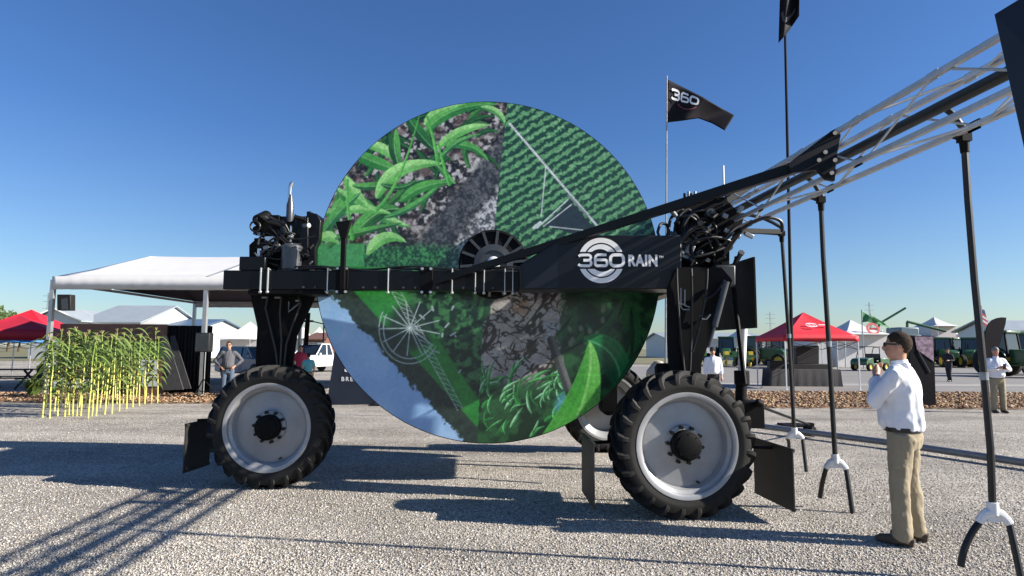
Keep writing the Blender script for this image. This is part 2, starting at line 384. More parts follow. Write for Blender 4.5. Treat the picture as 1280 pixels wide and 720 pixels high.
# ---------------------------------------------------------------- printed artwork of the reel (colours of the print itself)
def reel_art(N):
    """RGB raster over the square round the disc; cx/cy are layout units: centre (612,335), radius 216"""
    g = np.random.default_rng(5)
    lin = np.linspace(-1, 1, N); U, V = np.meshgrid(lin, lin)          # V up
    X = 612+216*U; Y = 335-216*V
    def vnoise(sx, sy=None, seed=0, ang=0.0):
        sy = sy or sx; q = np.random.default_rng(seed); G = q.uniform(0, 1, (256, 256))
        ca, sa = math.cos(ang), math.sin(ang); a = (X*ca+Y*sa)/sx+500; b = (-X*sa+Y*ca)/sy+500
        i = np.floor(a).astype(int); j = np.floor(b).astype(int); fa = a-i; fb = b-j
        fa = fa*fa*(3-2*fa); fb = fb*fb*(3-2*fb); gg = lambda p, r: G[p % 256, r % 256]
        return (gg(i, j)*(1-fa)+gg(i+1, j)*fa)*(1-fb)+(gg(i, j+1)*(1-fa)+gg(i+1, j+1)*fa)*fb
    def fbm(s, seed, o=4, ang=0, an=1):
        t = 0; a = 0.5; w_ = 0
        for k in range(o): t = t+a*vnoise(s/2**k*an, s/2**k, seed+k, ang); w_ += a; a *= 0.55
        return t/w_
    C = lambda *c: np.array(c, float)/255.0
    def lerp(a, b, t): return a*(1-t[..., None])+b*t[..., None]
    def sm(x, a, b): t = np.clip((x-a)/(b-a), 0, 1); return t*t*(3-2*t)
    img = np.zeros((N, N, 3))
    def put_(mask, c):
        nonlocal img
        m = np.clip(mask, 0, 1)[..., None]; img = img*(1-m)+c*m
    def curve(p0, p1, p2, n=60):
        t = np.linspace(0, 1, n)[:, None]; p0, p1, p2 = map(np.array, (p0, p1, p2))
        return p0*(1-t)**2+2*p1*t*(1-t)+p2*t*t
    def stroke(p0, p1, p2, wd, ca, cb, mid=None, prof='leaf', clip=None, soft=0.8):
        P = curve(p0, p1, p2); pad = wd+4
        m = (X > P[:, 0].min()-pad) & (X < P[:, 0].max()+pad) & (Y > P[:, 1].min()-pad) & (Y < P[:, 1].max()+pad)
        if clip is not None: m &= clip
        if not m.any(): return
        xs, ys = X[m], Y[m]
        d2 = (xs[:, None]-P[None, :, 0])**2+(ys[:, None]-P[None, :, 1])**2; k = d2.argmin(1); d = np.sqrt(d2.min(1))
        T = np.gradient(P, axis=0); side = np.sign((xs-P[k, 0])*T[k, 1]-(ys-P[k, 1])*T[k, 0])
        t = k/(len(P)-1.0)
        hw = wd/2*(1.9*np.clip(t+.03, 0, 1)**0.55*np.clip(1-t, 0, 1)**0.85 if prof == 'leaf' else (1.15*np.clip(t, 0, 1)**.7 if prof == 'wedge' else (1-0.5*t if prof == 'stem' else np.ones_like(t))))
        al = np.clip((hw-d)/soft+0.5, 0, 1)
        ss = (d*side/np.maximum(hw, .5)); mix = np.clip(0.48+0.34*np.tanh(ss*4)+0.10*np.sin(ss*17)+0.16*np.sin(t*6+wd)-.25*(t > .8)*(t-.8)*5, 0, 1)[:, None]
        c = ca*(1-mix)+cb*mix
        if mid is not None:
            mm = np.clip(1-d/max(0.9, wd*0.05), 0, 1)[:, None]*0.7; c = c*(1-mm)+mid*mm
        img[m] = img[m]*(1-al[:, None])+c*al[:, None]
    def line(a, b, wd, c, clip=None): stroke(a, ((a[0]+b[0])/2, (a[1]+b[1])/2), b, wd, c, c, prof='const', clip=clip, soft=0.9)
    up = Y < 335
    left_up = up & (X < 633-(Y-120)*0.094); right_up = up & ~left_up
    left_lo = ~up & (X < 606-(Y-365)*0.04); right_lo = ~up & ~left_lo
    # ---- upper left: young corn on stony soil
    n1 = fbm(16, 10); n2 = fbm(5, 20, 3); n3 = vnoise(2.2, seed=31)
    soil = lerp(C(38, 36, 34), C(116, 112, 107), sm(n1*0.5+n2*0.3+n3*.2, .36, .64))
    rocks = sm(n2, .5, .62)*sm(fbm(26, 44), .42, .55)
    soil = lerp(soil, C(186, 186, 188), rocks*0.85); soil = lerp(soil, C(20, 19, 19), sm(n2, .44, .32)*0.9)
    band = (X-560)*0.80+(Y-250)*0.60                                   # diagonal furrow
    furrow = sm(band, -4, 6)*sm(-band, -44, -30)
    soil = lerp(soil, lerp(C(40, 42, 46), C(84, 86, 90), sm(n2*.5+n3*.5, .3, .7)), furrow*0.92)
    right = sm(band, 36, 46); soil = lerp(soil, lerp(C(78, 80, 83), C(182, 184, 188), sm(n2*.6+n3*.4, .38, .66)), right)
    lf = sm(-band, 2, 30)*sm(n1, .5, .6); soil = lerp(soil, C(74, 52, 48), lf*.5)
    put_(left_up.astype(float), soil)
    bot = sm(Y+6*(n2-.5), 300, 316)*sm(-X, -600, -540)
    put_(bot*left_up, lerp(C(18, 62, 40), C(60, 128, 74), sm(n2*.5+n3*.5, .35, .7)))
    put_(sm(Y, 304, 308)*left_up*(X < 452+8*n1), C(66, 142, 84))
    L = [C(20, 66, 32), C(40, 112, 48), C(84, 160, 74), C(150, 204, 128), C(30, 92, 54)]
    leaves = [((415, 262), (440, 240), (470, 262), 20, 0, 2), ((402, 268), (430, 268), (452, 254), 16, 1, 3),
      ((420, 238), (455, 268), (515, 285), 22, 1, 3), ((438, 300), (470, 255), (500, 262), 26, 0, 2), ((425, 265), (455, 258), (490, 268), 14, 2, 3),
      ((430, 222), (440, 246), (462, 262), 20, 2, 3), ((402, 295), (422, 262), (450, 240), 17, 4, 2), ((440, 190), (470, 205), (500, 212), 22, 1, 2),
      ((455, 180), (480, 178), (495, 205), 18, 2, 3), ((490, 160), (486, 190), (500, 212), 20, 0, 2), ((505, 140), (520, 165), (545, 188), 20, 0, 1),
      ((440, 232), (478, 236), (486, 222), 14, 0, 2), ((480, 272), (520, 262), (560, 216), 11, 4, 2), ((500, 250), (525, 225), (566, 226), 18, 1, 2),
      ((470, 245), (486, 196), (556, 202), 24, 2, 3), ((545, 205), (560, 222), (568, 228), 10, 1, 2), ((460, 318), (478, 285), (508, 304), 20, 2, 3),
      ((402, 302), (412, 290), (424, 308), 18, 2, 3), ((545, 180), (575, 150), (612, 150), 16, 2, 3), ((556, 178), (590, 170), (610, 198), 14, 1, 2),
      ((530, 158), (560, 120), (622, 122), 20, 1, 2), ((600, 126), (628, 128), (632, 156), 12, 1, 3), ((528, 150), (540, 128), (580, 122), 16, 2, 3),
      ((548, 195), (566, 168), (598, 162), 10, 4, 2), ((475, 230), (500, 240), (520, 222), 10, 0, 1), ((420, 300), (450, 290), (505, 278), 12, 0, 2)]
    for k in range(46):
        x0 = g.uniform(400, 610); y0 = g.uniform(130, 312)
        if (x0-560)*.8+(y0-250)*.6 > -6: continue
        a = g.uniform(-2.9, .4); l = g.uniform(26, 60); c_ = k % 3
        stroke((x0, y0), (x0+l*.5*math.cos(a)+g.uniform(-9, 9), y0+l*.5*math.sin(a)-6), (x0+l*math.cos(a), y0+l*math.sin(a)+8), g.uniform(7, 13), L[(0, 4, 1)[c_]]*.7, L[(1, 1, 2)[c_]]*.8, L[2]*.9, clip=left_up)
    for p0, p1, p2, wd, a, b in leaves: stroke(p0, p1, p2, wd*.98, L[a], L[b]*1.04, C(168, 214, 150), clip=left_up)
    for p0, p1, p2 in [((470, 262), (500, 230), (520, 140)), ((440, 300), (430, 250), (432, 225)), ((545, 200), (540, 170), (530, 140)), ((560, 228), (552, 205), (545, 175))]:
        stroke(p0, p1, p2, 5, C(60, 140, 60), C(110, 190, 90), prof='stem', clip=left_up)
    # ---- upper right: crop rows from the air
    ang = R(-33); rr = -X*math.sin(ang)+Y*math.cos(ang); al = X*math.cos(ang)+Y*math.sin(ang)
    per = 10.2; ph = rr/per+0.05*np.sin(al/3.4)+0.5*(fbm(9, 60)-.5)+.5*(fbm(3.0, 66, 2)-.5)
    row = 0.5+0.5*np.cos(2*np.pi*ph); tex = .6*fbm(3.4, 70, 3)+.4*vnoise(1.9, seed=74)
    rc = lerp(C(24, 62, 46), C(92, 148, 100), sm(row*.5+tex*.5, .36, .66)); rc = lerp(rc, C(146, 186, 146), sm(tex, .58, .7)*sm(row, .5, .9)*.6)
    put_(right_up.astype(float), rc)
    poly = (Y > 243+(X-712)*-.9) & (Y > 243+(X-712)*1.2) & (Y < 285+(X-700)*.28) & (Y > 282-(X-676)*.9)
    put_(poly*right_up*0.95, C(34, 46, 54))
    W = C(196, 204, 206)
    line((637, 148), (752, 283), 3.4, W, right_up); line((641, 150), (756, 282), 1.2, C(40, 60, 50), right_up)
    line((683, 203), (677, 268), 1.6, W, right_up); line((672, 283), (711, 246), 1.8, W, right_up); line((680, 281), (716, 252), 1.5, W, right_up)
    line((688, 281), (730, 285), 1.4, W, right_up); line((712, 240), (736, 266), 2.6, C(120, 130, 132), right_up); line((668, 283), (676, 276), 4, W, right_up)
    # ---- lower left: pivot over a green field, river and bank
    d = (Y-366)-(X-421)*1.07                                            # bank line
    sky_ = lerp(C(122, 166, 214), C(164, 196, 228), fbm(30, 80)); sky_ = lerp(sky_, C(134, 192, 222), sm(fbm(22, 90, 3, .5, 2), .5, .6)*sm(-np.abs(Y-415+(X-440)*.35), -16, -4))
    put_(left_lo.astype(float), sky_)
    tr = sm(-(d-10-10*(fbm(6, 95)-.5)*2), -3, 2); put_(tr*left_lo, lerp(C(22, 34, 36), C(54, 74, 60), fbm(4, 97)))
    gb = sm(-(d+24), -2, 2); put_(gb*left_lo, lerp(C(28, 112, 44), C(54, 146, 62), fbm(20, 99)))
    dk = (Y-352)-(X-497)*1.42; db = sm(-(dk), -4, 4); put_(db*left_lo, lerp(C(12, 40, 30), C(56, 110, 66), sm(fbm(7, 101, 3), .42, .68)))
    put_(sm(-np.hypot((X-514), (Y-410)), -36, -20)*left_lo*.85, lerp(C(14, 26, 30), C(36, 52, 48), fbm(6, 105)))
    for k in range(13):
        a = k*2*math.pi/13+.2; line((514, 411), (514+37*math.cos(a), 411+34*math.sin(a)), 1.3, C(168, 184, 190), left_lo)
    th = np.linspace(0.55, 3.6, 24)
    for k in range(23):
        for rr_ in (1.0, .86): line((514+38*rr_*math.cos(th[k]), 411+44*rr_*math.sin(th[k])), (514+38*rr_*math.cos(th[k+1]), 411+44*rr_*math.sin(th[k+1])), 1.3, C(150, 172, 172), left_lo)
    line((490, 365), (574, 511), 1.8, C(176, 186, 190), left_lo); line((501, 365), (580, 508), 1.5, C(170, 182, 186), left_lo)
    for k in range(22):
        a = k/22; b = (k+1)/22; line((490+84*a, 365+146*a), (501+79*b, 365+143*b), 1.0, C(150, 165, 168), left_lo)
    for k in range(16):
        q = (g.uniform(480, 575), g.uniform(370, 470)); line(q, (q[0]+g.uniform(-7, 7), q[1]+g.uniform(-5, 5)), 2.2, C(150, 164, 170), left_lo & (dk < 25))
    # ---- lower right: roots, soil water and broad leaves
    base = lerp(C(12, 44, 26), C(38, 86, 48), sm(fbm(14, 120), .35, .65)); put_(right_lo.astype(float), base)
    gp = sm(-(np.abs(X-648+(Y-430)*.18)-46-26*(fbm(16, 130)-.5)*2), -3, 3)*sm(-(Y-482), -6, 14)
    put_(gp*right_lo, lerp(C(120, 116, 112), C(186, 182, 178), fbm(18, 133)))
    vein = np.abs(fbm(13, 140, 4, .6, 1.6)-.5); put_(gp*right_lo*sm(-vein, -.045, -.012)*.95, C(34, 28, 26))
    put_(gp*right_lo*sm(-np.abs(fbm(24, 150, 4, 2.2, 2.4)-.5), -.05, -.02), C(46, 40, 38))
    put_(sm(-np.hypot((X-652)*.8, Y-384), -14, -4)*right_lo*.7, C(150, 116, 92))
    put_(sm(-np.hypot((X-690)*1.5, (Y-410)*.7), -24, -10)*sm(fbm(5, 160), .4, .55)*right_lo, C(150, 158, 170))
    for k in range(70):
        x0 = g.uniform(600, 712); y0 = g.uniform(468, 545); a = g.uniform(-2.4, -.5); l = g.uniform(14, 34)
        stroke((x0, y0), (x0+l*.5*math.cos(a)+g.uniform(-8, 8), y0+l*.5*math.sin(a)), (x0+l*math.cos(a+.4), y0+l*math.sin(a+.4)), g.uniform(3, 6.5),
               C(20, 78, 36), [C(60, 150, 70), C(110, 200, 120), C(160, 220, 170)][k % 3], clip=right_lo)
    for k in range(26):
        x0 = g.uniform(620, 705); y0 = g.uniform(372, 470); a = g.uniform(0, 6.28); l = g.uniform(10, 26)
        stroke((x0, y0), (x0+l*.5*math.cos(a)+g.uniform(-6, 6), y0+l*.5*math.sin(a)), (x0+l*math.cos(a+.6), y0+l*math.sin(a+.6)), g.uniform(1.5, 3.5), C(30, 26, 24), C(56, 48, 44), clip=right_lo)
    put_(sm(-np.hypot((X-706)*1.1, (Y-508)*.7), -18, -6)*right_lo*.8, C(92, 168, 190))
    stroke((690, 425), (706, 470), (718, 505), 11, C(40, 44, 44), C(110, 112, 112), prof='const', clip=right_lo)
    for k in range(18):
        x0 = g.uniform(715, 815); y0 = g.uniform(365, 440); a = g.uniform(.8, 2.2); l = g.uniform(30, 70)
        stroke((x0, y0), (x0+l*.4*math.cos(a), y0+l*.5*math.sin(a)), (x0+l*math.cos(a+.3), y0+l*math.sin(a+.3)), g.uniform(9, 20), C(8, 40, 22), C(30, 92, 48), C(70, 130, 80), clip=right_lo)
    for k in range(14):
        x0 = g.uniform(700, 770); y0 = g.uniform(368, 430); put_(sm(-np.hypot(X-x0, (Y-y0)*.7), -4, -1.5)*right_lo*.8, C(120, 126, 108))
    stroke((736, 425), (790, 440), (772, 512), 46, C(8, 74, 40), C(22, 124, 62), C(120, 200, 140), clip=right_lo)
    stroke((806, 440), (792, 470), (752, 520), 30, C(8, 62, 34), C(18, 104, 54), C(90, 180, 120), clip=right_lo)
    stroke((738, 426), (746, 480), (704, 556), 52, C(62, 146, 54), C(112, 190, 88), C(170, 220, 140), clip=right_lo, prof='wedge')
    quiet = 1-.75*(left_lo*sm(d-10, -2, 4)); out = img*(1+quiet*(-.21+0.26*fbm(3, 200, 2)+0.16*vnoise(1.3, seed=207)))[..., None]
    return np.clip(out, 0, 1), left_up, right_up, left_lo, right_lo

def art_panels(parent, c, rad, ux, n, thick):
    N = 500; img, lu, ru, ll, rl = reel_art(N)
    lin = np.where(img <= 0.04045, img/12.92, ((img+0.055)/1.055)**2.4)*1.0
    g = np.linspace(-1, 1, N); U, V = np.meshgrid(g, g); q = np.hypot(U, V)
    inside = q <= 1
    pm = bpy.data.materials.new('printed vinyl'); pm.use_nodes = True; t = pm.node_tree; b = t.nodes['Principled BSDF']
    vc = t.nodes.new('ShaderNodeVertexColor'); vc.layer_name = 'Print'; t.links.new(vc.outputs[0], b.inputs['Base Color'])
    b.inputs['Roughness'].default_value = 0.33; b.inputs['Coat Weight'].default_value = 0.25; b.inputs['Coat Roughness'].default_value = 0.12
    ca = inside[:-1, :-1] | inside[1:, :-1] | inside[:-1, 1:] | inside[1:, 1:]
    J, I = np.nonzero(ca)
    for lab, mk in (('corn seedlings on stony soil print', lu), ('aerial crop rows print', ru), ('river and pivot print', ll), ('roots and leaves print', rl)):
        s = mk[J, I]; j, i = J[s], I[s]
        quad = np.stack([j*N+i, j*N+i+1, (j+1)*N+i+1, (j+1)*N+i], 1); used, inv = np.unique(quad, return_inverse=True)
        u = U.reshape(-1)[used].copy(); v = V.reshape(-1)[used].copy(); r = np.hypot(u, v); k = np.where(r > 1, 1/r, 1); u *= k; v *= k
        org = Vector(root_of(parent)['_o'])
        base = np.array(Vector(c)-org)+np.array(n)*thick
        P = base[None]+u[:, None]*rad*np.array(ux)[None]+v[:, None]*rad*np.array((0, 0, 1.0))[None]
        me = bpy.data.meshes.new('printed_panel'); me.from_pydata(P.tolist(), [], inv.reshape(-1, 4).tolist())
        a = me.color_attributes.new('Print', 'FLOAT_COLOR', 'POINT')
        a.data.foreach_set('color', np.concatenate([lin.reshape(-1, 3)[used], np.ones((len(used), 1))], 1).reshape(-1).astype(np.float32))
        me.materials.append(pm); o = bpy.data.objects.new('printed_panel', me); col.objects.link(o); o.parent = parent; o['label'] = lab

# ---------------------------------------------------------------- the irrigation machine
mc = thing('irrigation_machine', 'huge black irrigation machine with giant printed hose reel, four wheels and long truss boom', 'irrigation machine', (0, 8, 0))
# near and far main beams
def beam_pts(px): pass
bl = at(278, 362, 7.55); br = at(868, 364, 7.5)
zb = (bl.z+br.z)/2; bh = 0.235
def bx_(px):                                           # point on the near beam's front face at photo column px
    t = (px-278)/(868-278); return Vector((bl.x+(br.x-bl.x)*t, bl.y+(br.y-bl.y)*t, zb))
ux = (Vector((br.x, br.y, 0))-Vector((bl.x, bl.y, 0))).normalized(); nn = Vector((ux.y, -ux.x, 0))      # nn faces the camera
mb = MB(); up_ = Vector((0, 0, bh/2))
mb.bar(Vector((bl.x, bl.y, zb))+up_-nn*.1, Vector((br.x, br.y, zb))+up_-nn*.1, 0.2, bh)
p = bx_(297); q = bx_(420); h = Vector((0, 0, bh+.085)); mb.bar(p+h-nn*.1, bx_(330)+h-nn*.1, .19, .17)
frame = mb.build('frame_beam', M['black'], mc, bevel=.012)
mb = MB(); off = -nn*2.35
mb.bar(Vector((bl.x, bl.y, zb))+up_+off, Vector((br.x, br.y, zb))+up_+off, 0.2, bh)
mb.build('frame_beam', M['black'], mc, bevel=.012)
for px in (330, 858): mb = MB(); mb.bar(bx_(px)+up_-nn*.2, bx_(px)+up_+off+nn*.1, .18, .18); mb.build('cross_beam', M['black'], mc, bevel=.01)
for px in (326, 335, 410, 486, 566, 595, 606, 632, 642):   # U-bolt straps round the beam
    mb = MB(); a = bx_(px); mb.cyl(a+nn*.012-Vector((0, 0, .03)), a+nn*.012+Vector((0, 0, bh+.03)), .008 if px > 340 else .011, 8)
    mb.cyl(a+nn*.012+Vector((0, 0, bh+.015)), a-nn*.2+Vector((0, 0, bh+.015)), .009, 8); mb.ell(a+nn*.012-Vector((0, 0, .03)), (.02, .02, .02), 8, 6)
    mb.build('strap_bolt', M['bolt'], mc)
for px in (428, 534):                                    # bolted splice plates
    mb = MB(); a = bx_(px); mb.bar(a+nn*.008+ux*-.075+Vector((0, 0, bh/2)), a+nn*.008+ux*.075+Vector((0, 0, bh/2)), .012, bh+.1)
    pl = mb.build('splice_plate', M['blackmatt'], mc, bevel=.004)
    for sx in (-.052, .052):
        for sz in (-.025, bh+.025): mb = MB(); mb.cyl(a+ux*sx+nn*.016+Vector((0, 0, sz)), a+ux*sx+nn*.034+Vector((0, 0, sz)), .018, 6); mb.build('bolt', M['bolt'], pl)
mb = MB(); a = bx_(430)                                  # post with bent head on the beam
mb.bar(a+nn*.05+Vector((0, 0, 0)), a+nn*.05+Vector((0, 0, .66)), .05, .06, up=(1, 0, 0)); mb.prism([a+nn*.02+ux*-.1+Vector((0, 0, .82)), a+nn*.02+ux*.09+Vector((0, 0, .85)), a+nn*.02+ux*.03+Vector((0, 0, .62)), a+nn*.02+ux*-.035+Vector((0, 0, .62))], nn*.06)
mb.build('guide_post', M['blackmatt'], mc, bevel=.006)
mb = MB()                                                # hydraulic lines lying along the beam
for k, (dz, r_) in enumerate(((.02, .012), (.045, .010), (.03, .014))):
    mb.tube([bx_(px)-nn*(.03+.04*k)+Vector((0, 0, bh+dz+.02*math.sin(px*.05+k))) for px in range(345, 660, 14)], r_, 7)
mb.build('hydraulic_line', M['hose'], mc)

# reel: two discs and the drum between them
DY = 8.0; dc = at(612, 335, DY); DR = 215.5/FPX*DY*1.003
dux = Vector((math.cos(R(-2.5)), -math.sin(R(-2.5)), 0)); dn = Vector((dux.y, -dux.x, 0))
for back in (0, 1):
    c = dc-dn*(1.62*back); mb = MB()
    mb.lathe([(DR+.008, -.012), (DR+.012, 0), (DR+.008, .012), (0, .012)] if False else [(0, -.02), (DR+.006, -.02), (DR+.011, -.01), (DR+.006, -.003), (0, -.003)], c, dn, 128)
    d = mb.build('reel_disc', M['blackmatt'] if not back else mat('dark green disc', (.02, .07, .035), .5), mc)
    if not back: art_panels(d, c, DR, dux, dn, 0.0); front_disc = d
mb = MB(); mb.cyl(dc-dn*.02, dc-dn*1.62, 1.05, 64); mb.build('hose_drum', M['blackmatt'], mc)
mb = MB()
for k in range(19): mb.lathe([(1.05+.075+.075*math.cos(a), .075*math.sin(a)) for a in (2*math.pi*j/10 for j in range(10))], dc-dn*(.12+.078*k), dn, 64, closed=True)
mb.build('wound_hose', M['hose'], mc)
hub = MB(); hc = dc+Vector((.05, 0, .05))
hub.lathe([(.44, .012), (.45, .02), (.44, .045), (.415, .05), (.41, .03), (.30, .03), (.30, .05), (.2, .06), (.2, .03), (0, .03)], hc, dn, 48)
hb = hub.build('reel_hub', M['blackmatt'], mc)
for k in range(14):
    a = 2*math.pi*k/14+.1; e = dux*math.cos(a)+Vector((0, 0, 1))*math.sin(a); mb = MB()
    mb.bar(hc+dn*.05+e*.2, hc+dn*.05+e*.43, .035, .03, up=dn); mb.build('hub_spoke', M['grey'], hb)
mb = MB(); mb.lathe([(.24, .03), (.25, .07), (.17, .08), (.17, .06)], hc, dn, 32); mb.build('hub_ring', M['grey'], hb)
mb = MB(); mb.lathe([(.085, .06), (.085, .12), (.06, .14), (0, .145)], hc, dn, 24); mb.build('hub_cap', M['whiteplastic'], hb)

# ---- wheels
def wheel(cx, cy, steer, out, rad=.742, wid=.385, rimr=.505):
    """out: +1 the outer face looks to the camera, -1 away"""
    c = Vector((cx, cy, rad-.02)); ax = Matrix.Rotation(steer, 3, 'Z') @ Vector((0, -1*out, 0)); e1 = Vector((0, 0, 1)); e2 = ax.cross(e1)
    h = wid/2; cr = rad-.042
    mb = MB()
    mb.lathe([(rimr-.03, -h*.72), (rimr-.03, h*.72), (rimr, h*.82), (rimr+.012, h*.95), (rimr+.07, h*1.03), (cr-.1, h*1.05), (cr-.035, h*.95), (cr-.012, h*.7), (cr, h*.3), (cr, -h*.3), (cr-.012, -h*.7), (cr-.035, -h*.95), (cr-.1, -h*1.05), (rimr+.07, -h*1.03), (rimr+.012, -h*.95), (rimr, -h*.82)], c, ax, 96, closed=True)
    n = 24
    for s in (-1, 1):
        for k in range(n):
            a0 = 2*math.pi*(k+(.5 if s > 0 else 0))/n
            rows = []
            for (fr, rr, wd) in ((-.06, rad, .034), (.35, rad, .038), (.72, rad-.006, .044), (.97, rad-.025, .05), (1.06, rad-.07, .052), (1.07, rad-.115, .042)):
                an = a0+s*out*0.0+fr*.27; rows.append((an, rr, s*fr*h, wd))
            vs = []; fs = []
            for an, rr, t, wd in rows:
                lo = min(rr-.02, cr-.03) if rr > rad-.1 else rr-.04
                for r_, dw in ((lo, 1.25), (rr, .8), (rr, -.8), (lo, -1.25)):
                    aa = an+dw*wd/2/rad; tt = t if r_ != lo else t*(.96 if abs(t) > h*.9 else 1)
                    vs.append(c+ax*tt+r_*(math.cos(aa)*e1+math.sin(aa)*e2))
            for i in range(len(rows)-1):
                for j in range(3): a = i*4+j; fs.append((a, a+1, a+5, a+4))
            fs.append((0, 1, 2, 3)); l = len(rows)*4; fs.append((l-1, l-2, l-3, l-4))
            mb.add(vs, fs)
    # the wheel dish is the part, tyre / rim / hub are its sub-parts
    ds = MB(); ds.lathe([(.155, h*.50), (.19, h*.46), (.2, h*.30), (.24, h*.22), (.40, h*.30), (.425, h*.26), (.425, h*.20), (.24, h*.14), (.1, h*.14)], c, ax, 64)
    wh = ds.build('wheel', M['rim'], mc)
    mb.build('tyre', M['rubber'], wh, sharp=30)
    rm = MB(); rm.lathe([(rimr+.022, h*1.0), (rimr+.028, h*.93), (rimr-.005, h*.86), (rimr-.012, h*.62), (rimr-.045, h*.55), (rimr-.06, h*.2), (rimr-.09, -.0), (rimr-.09, -h*.6), (rimr-.02, -h*.8), (rimr+.024, -h*.95), (rimr+.024, -h*1.0), (rimr-.012, -h*1.0), (rimr-.03, -h*.75), (rimr-.105, -h*.55), (rimr-.105, h*.1), (rimr-.09, h*.16), (rimr-.075, h*.3), (rimr-.06, h*.6), (rimr-.03, h*.72), (rimr-.026, h*.95), (rimr-.01, h*1.0)], c, ax, 72, closed=True)
    rm.build('rim', M['rim'], wh)
    hbm = MB(); hbm.lathe([(.15, h*.2), (.15, h*.95), (.135, h*1.0), (.12, h*1.0), (.12, h*1.06), (.10, h*1.1), (0, h*1.1)], c, ax, 32)
    hh = hbm.build('hub', M['blackmatt'], wh)
    for k in range(10):
        a = 2*math.pi*k/10+.2; q = c+.178*(math.cos(a)*e1+math.sin(a)*e2)
        bo = MB(); bo.cyl(q+ax*h*.28, q+ax*h*.72, .020, 6); bo.build('wheel_bolt', M['black'], wh)
    for k in range(8):
        a = 2*math.pi*k/8; q = c+.11*(math.cos(a)*e1+math.sin(a)*e2); bo = MB(); bo.cyl(q+ax*h*1.0, q+ax*h*1.1, .009, 6); bo.build('wheel_bolt', M['black'], wh)
    if out > 0:
        vb = MB(); a = 3.5; q = c+.40*(math.cos(a)*e1+math.sin(a)*e2); vb.cyl(q+ax*h*.2, q+ax*h*.55, .012, 8); vb.build('valve', M['black'], wh)
    return c
LW = at(341, 523, 7.75); RW = at(851, 553, 6.52)
wheel(LW.x, LW.y, R(0), 1); wheel(RW.x, RW.y, R(6), 1)
wheel(LW.x*1.2, LW.y*1.2, R(0), -1); FW = at(757, 520, 10.5); wheel(FW.x, FW.y, R(5), -1)

# ---- legs: gusset plates and struts down to the axles
def px_prism(mb, pts, Y, thick): mb.prism([at(x, y, Y) for x, y in pts], (0, thick, 0))
mb = MB(); Y = 7.98
px_prism(mb, [(312, 366), (396, 366), (388, 384), (371, 420), (365, 462), (329, 462), (324, 420)], Y, .03); px_prism(mb, [(312, 366), (396, 366), (388, 384), (371, 420), (365, 462), (329, 462), (324, 420)], Y+.3, .03)
a = at(346, 400, Y+.15); mb.bar((a.x, a.y, .9), (a.x, a.y, zb), .2, .24); mb.bar(bx_(310)-Vector((0, 0, .03))-nn*.25, bx_(402)-Vector((0, 0, .03))-nn*.25, .5, .05)
mb.cyl((LW.x, LW.y+.1, LW.z*0+.745), (LW.x, LW.y+.5, .745), .13, 20); mb.bar((LW.x, Y+.15, .72), (LW.x, Y+.15, 1.2), .22, .2)
lg = mb.build('leg', M['blackmatt'], mc, bevel=.006)
for x, y in ((331, 372), (347, 372), (373, 376)): q = at(x, y, Y-.01); mb = MB(); mb.box(q, (.07, .02, .02)); mb.build('linkage_pin', M['galv'], lg)
mb = MB(); q = at(366, 382, Y-.02); mb.tube([q+Vector((-.05, 0, .05)), q+Vector((-.05, 0, -.08)), q+Vector((.08, 0, .03))], .012, 6); mb.build('linkage_pin', M['galv'], lg)
mb = MB(); a = Vector((LW.x*1.2, LW.y*1.2-.35, 0)); mb.bar((a.x, a.y, .75), (a.x, a.y, zb), .2, .24); mb.cyl((a.x, a.y-.1, .745), (a.x, a.y+.15, .745), .13, 16); mb.build('leg', M['blackmatt'], mc, bevel=.006)
mb = MB(); Y = 6.95
o1 = [(834, 362), (846, 334), (902, 334), (916, 350), (906, 376), (892, 412), (877, 455), (876, 520), (840, 520), (836, 462), (834, 420)]
px_prism(mb, o1, Y, .03); px_prism(mb, o1, Y+.34, .03)
px_prism(mb, [(846, 372), (898, 372), (874, 452), (872, 530), (842, 530)], Y+.06, .25)
mb.cyl((RW.x, RW.y+.1, .745), (RW.x, RW.y+.8, .745), .13, 20); mb.bar((RW.x, RW.y+.45, .7), (RW.x+.02, Y+.2, 1.5), .24, .24)
lg = mb.build('leg', M['blackmatt'], mc, bevel=.006)
mb = MB()
for pts in ([(851, 360), (851, 384), (854, 387), (862, 387)], [(856, 362), (856, 382), (862, 384)], [(875, 394), (878, 399), (883, 399), (888, 393)], [(902, 384), (907, 366)], [(848, 378), (858, 382)]):
    mb = MB(); mb.tube([at(x, y, Y-.03) for x, y in pts], .008, 6); mb.build('hydraulic_fitting', M['galv'], lg)
mb = MB(); mb.bar((FW.x, FW.y-.3, .7), (FW.x, FW.y-.45, zb), .24, .3); mb.cyl((FW.x, FW.y-.4, .745), (FW.x, FW.y-.1, .745), .13, 16); mb.build('leg', M['blackmatt'], mc, bevel=.006)

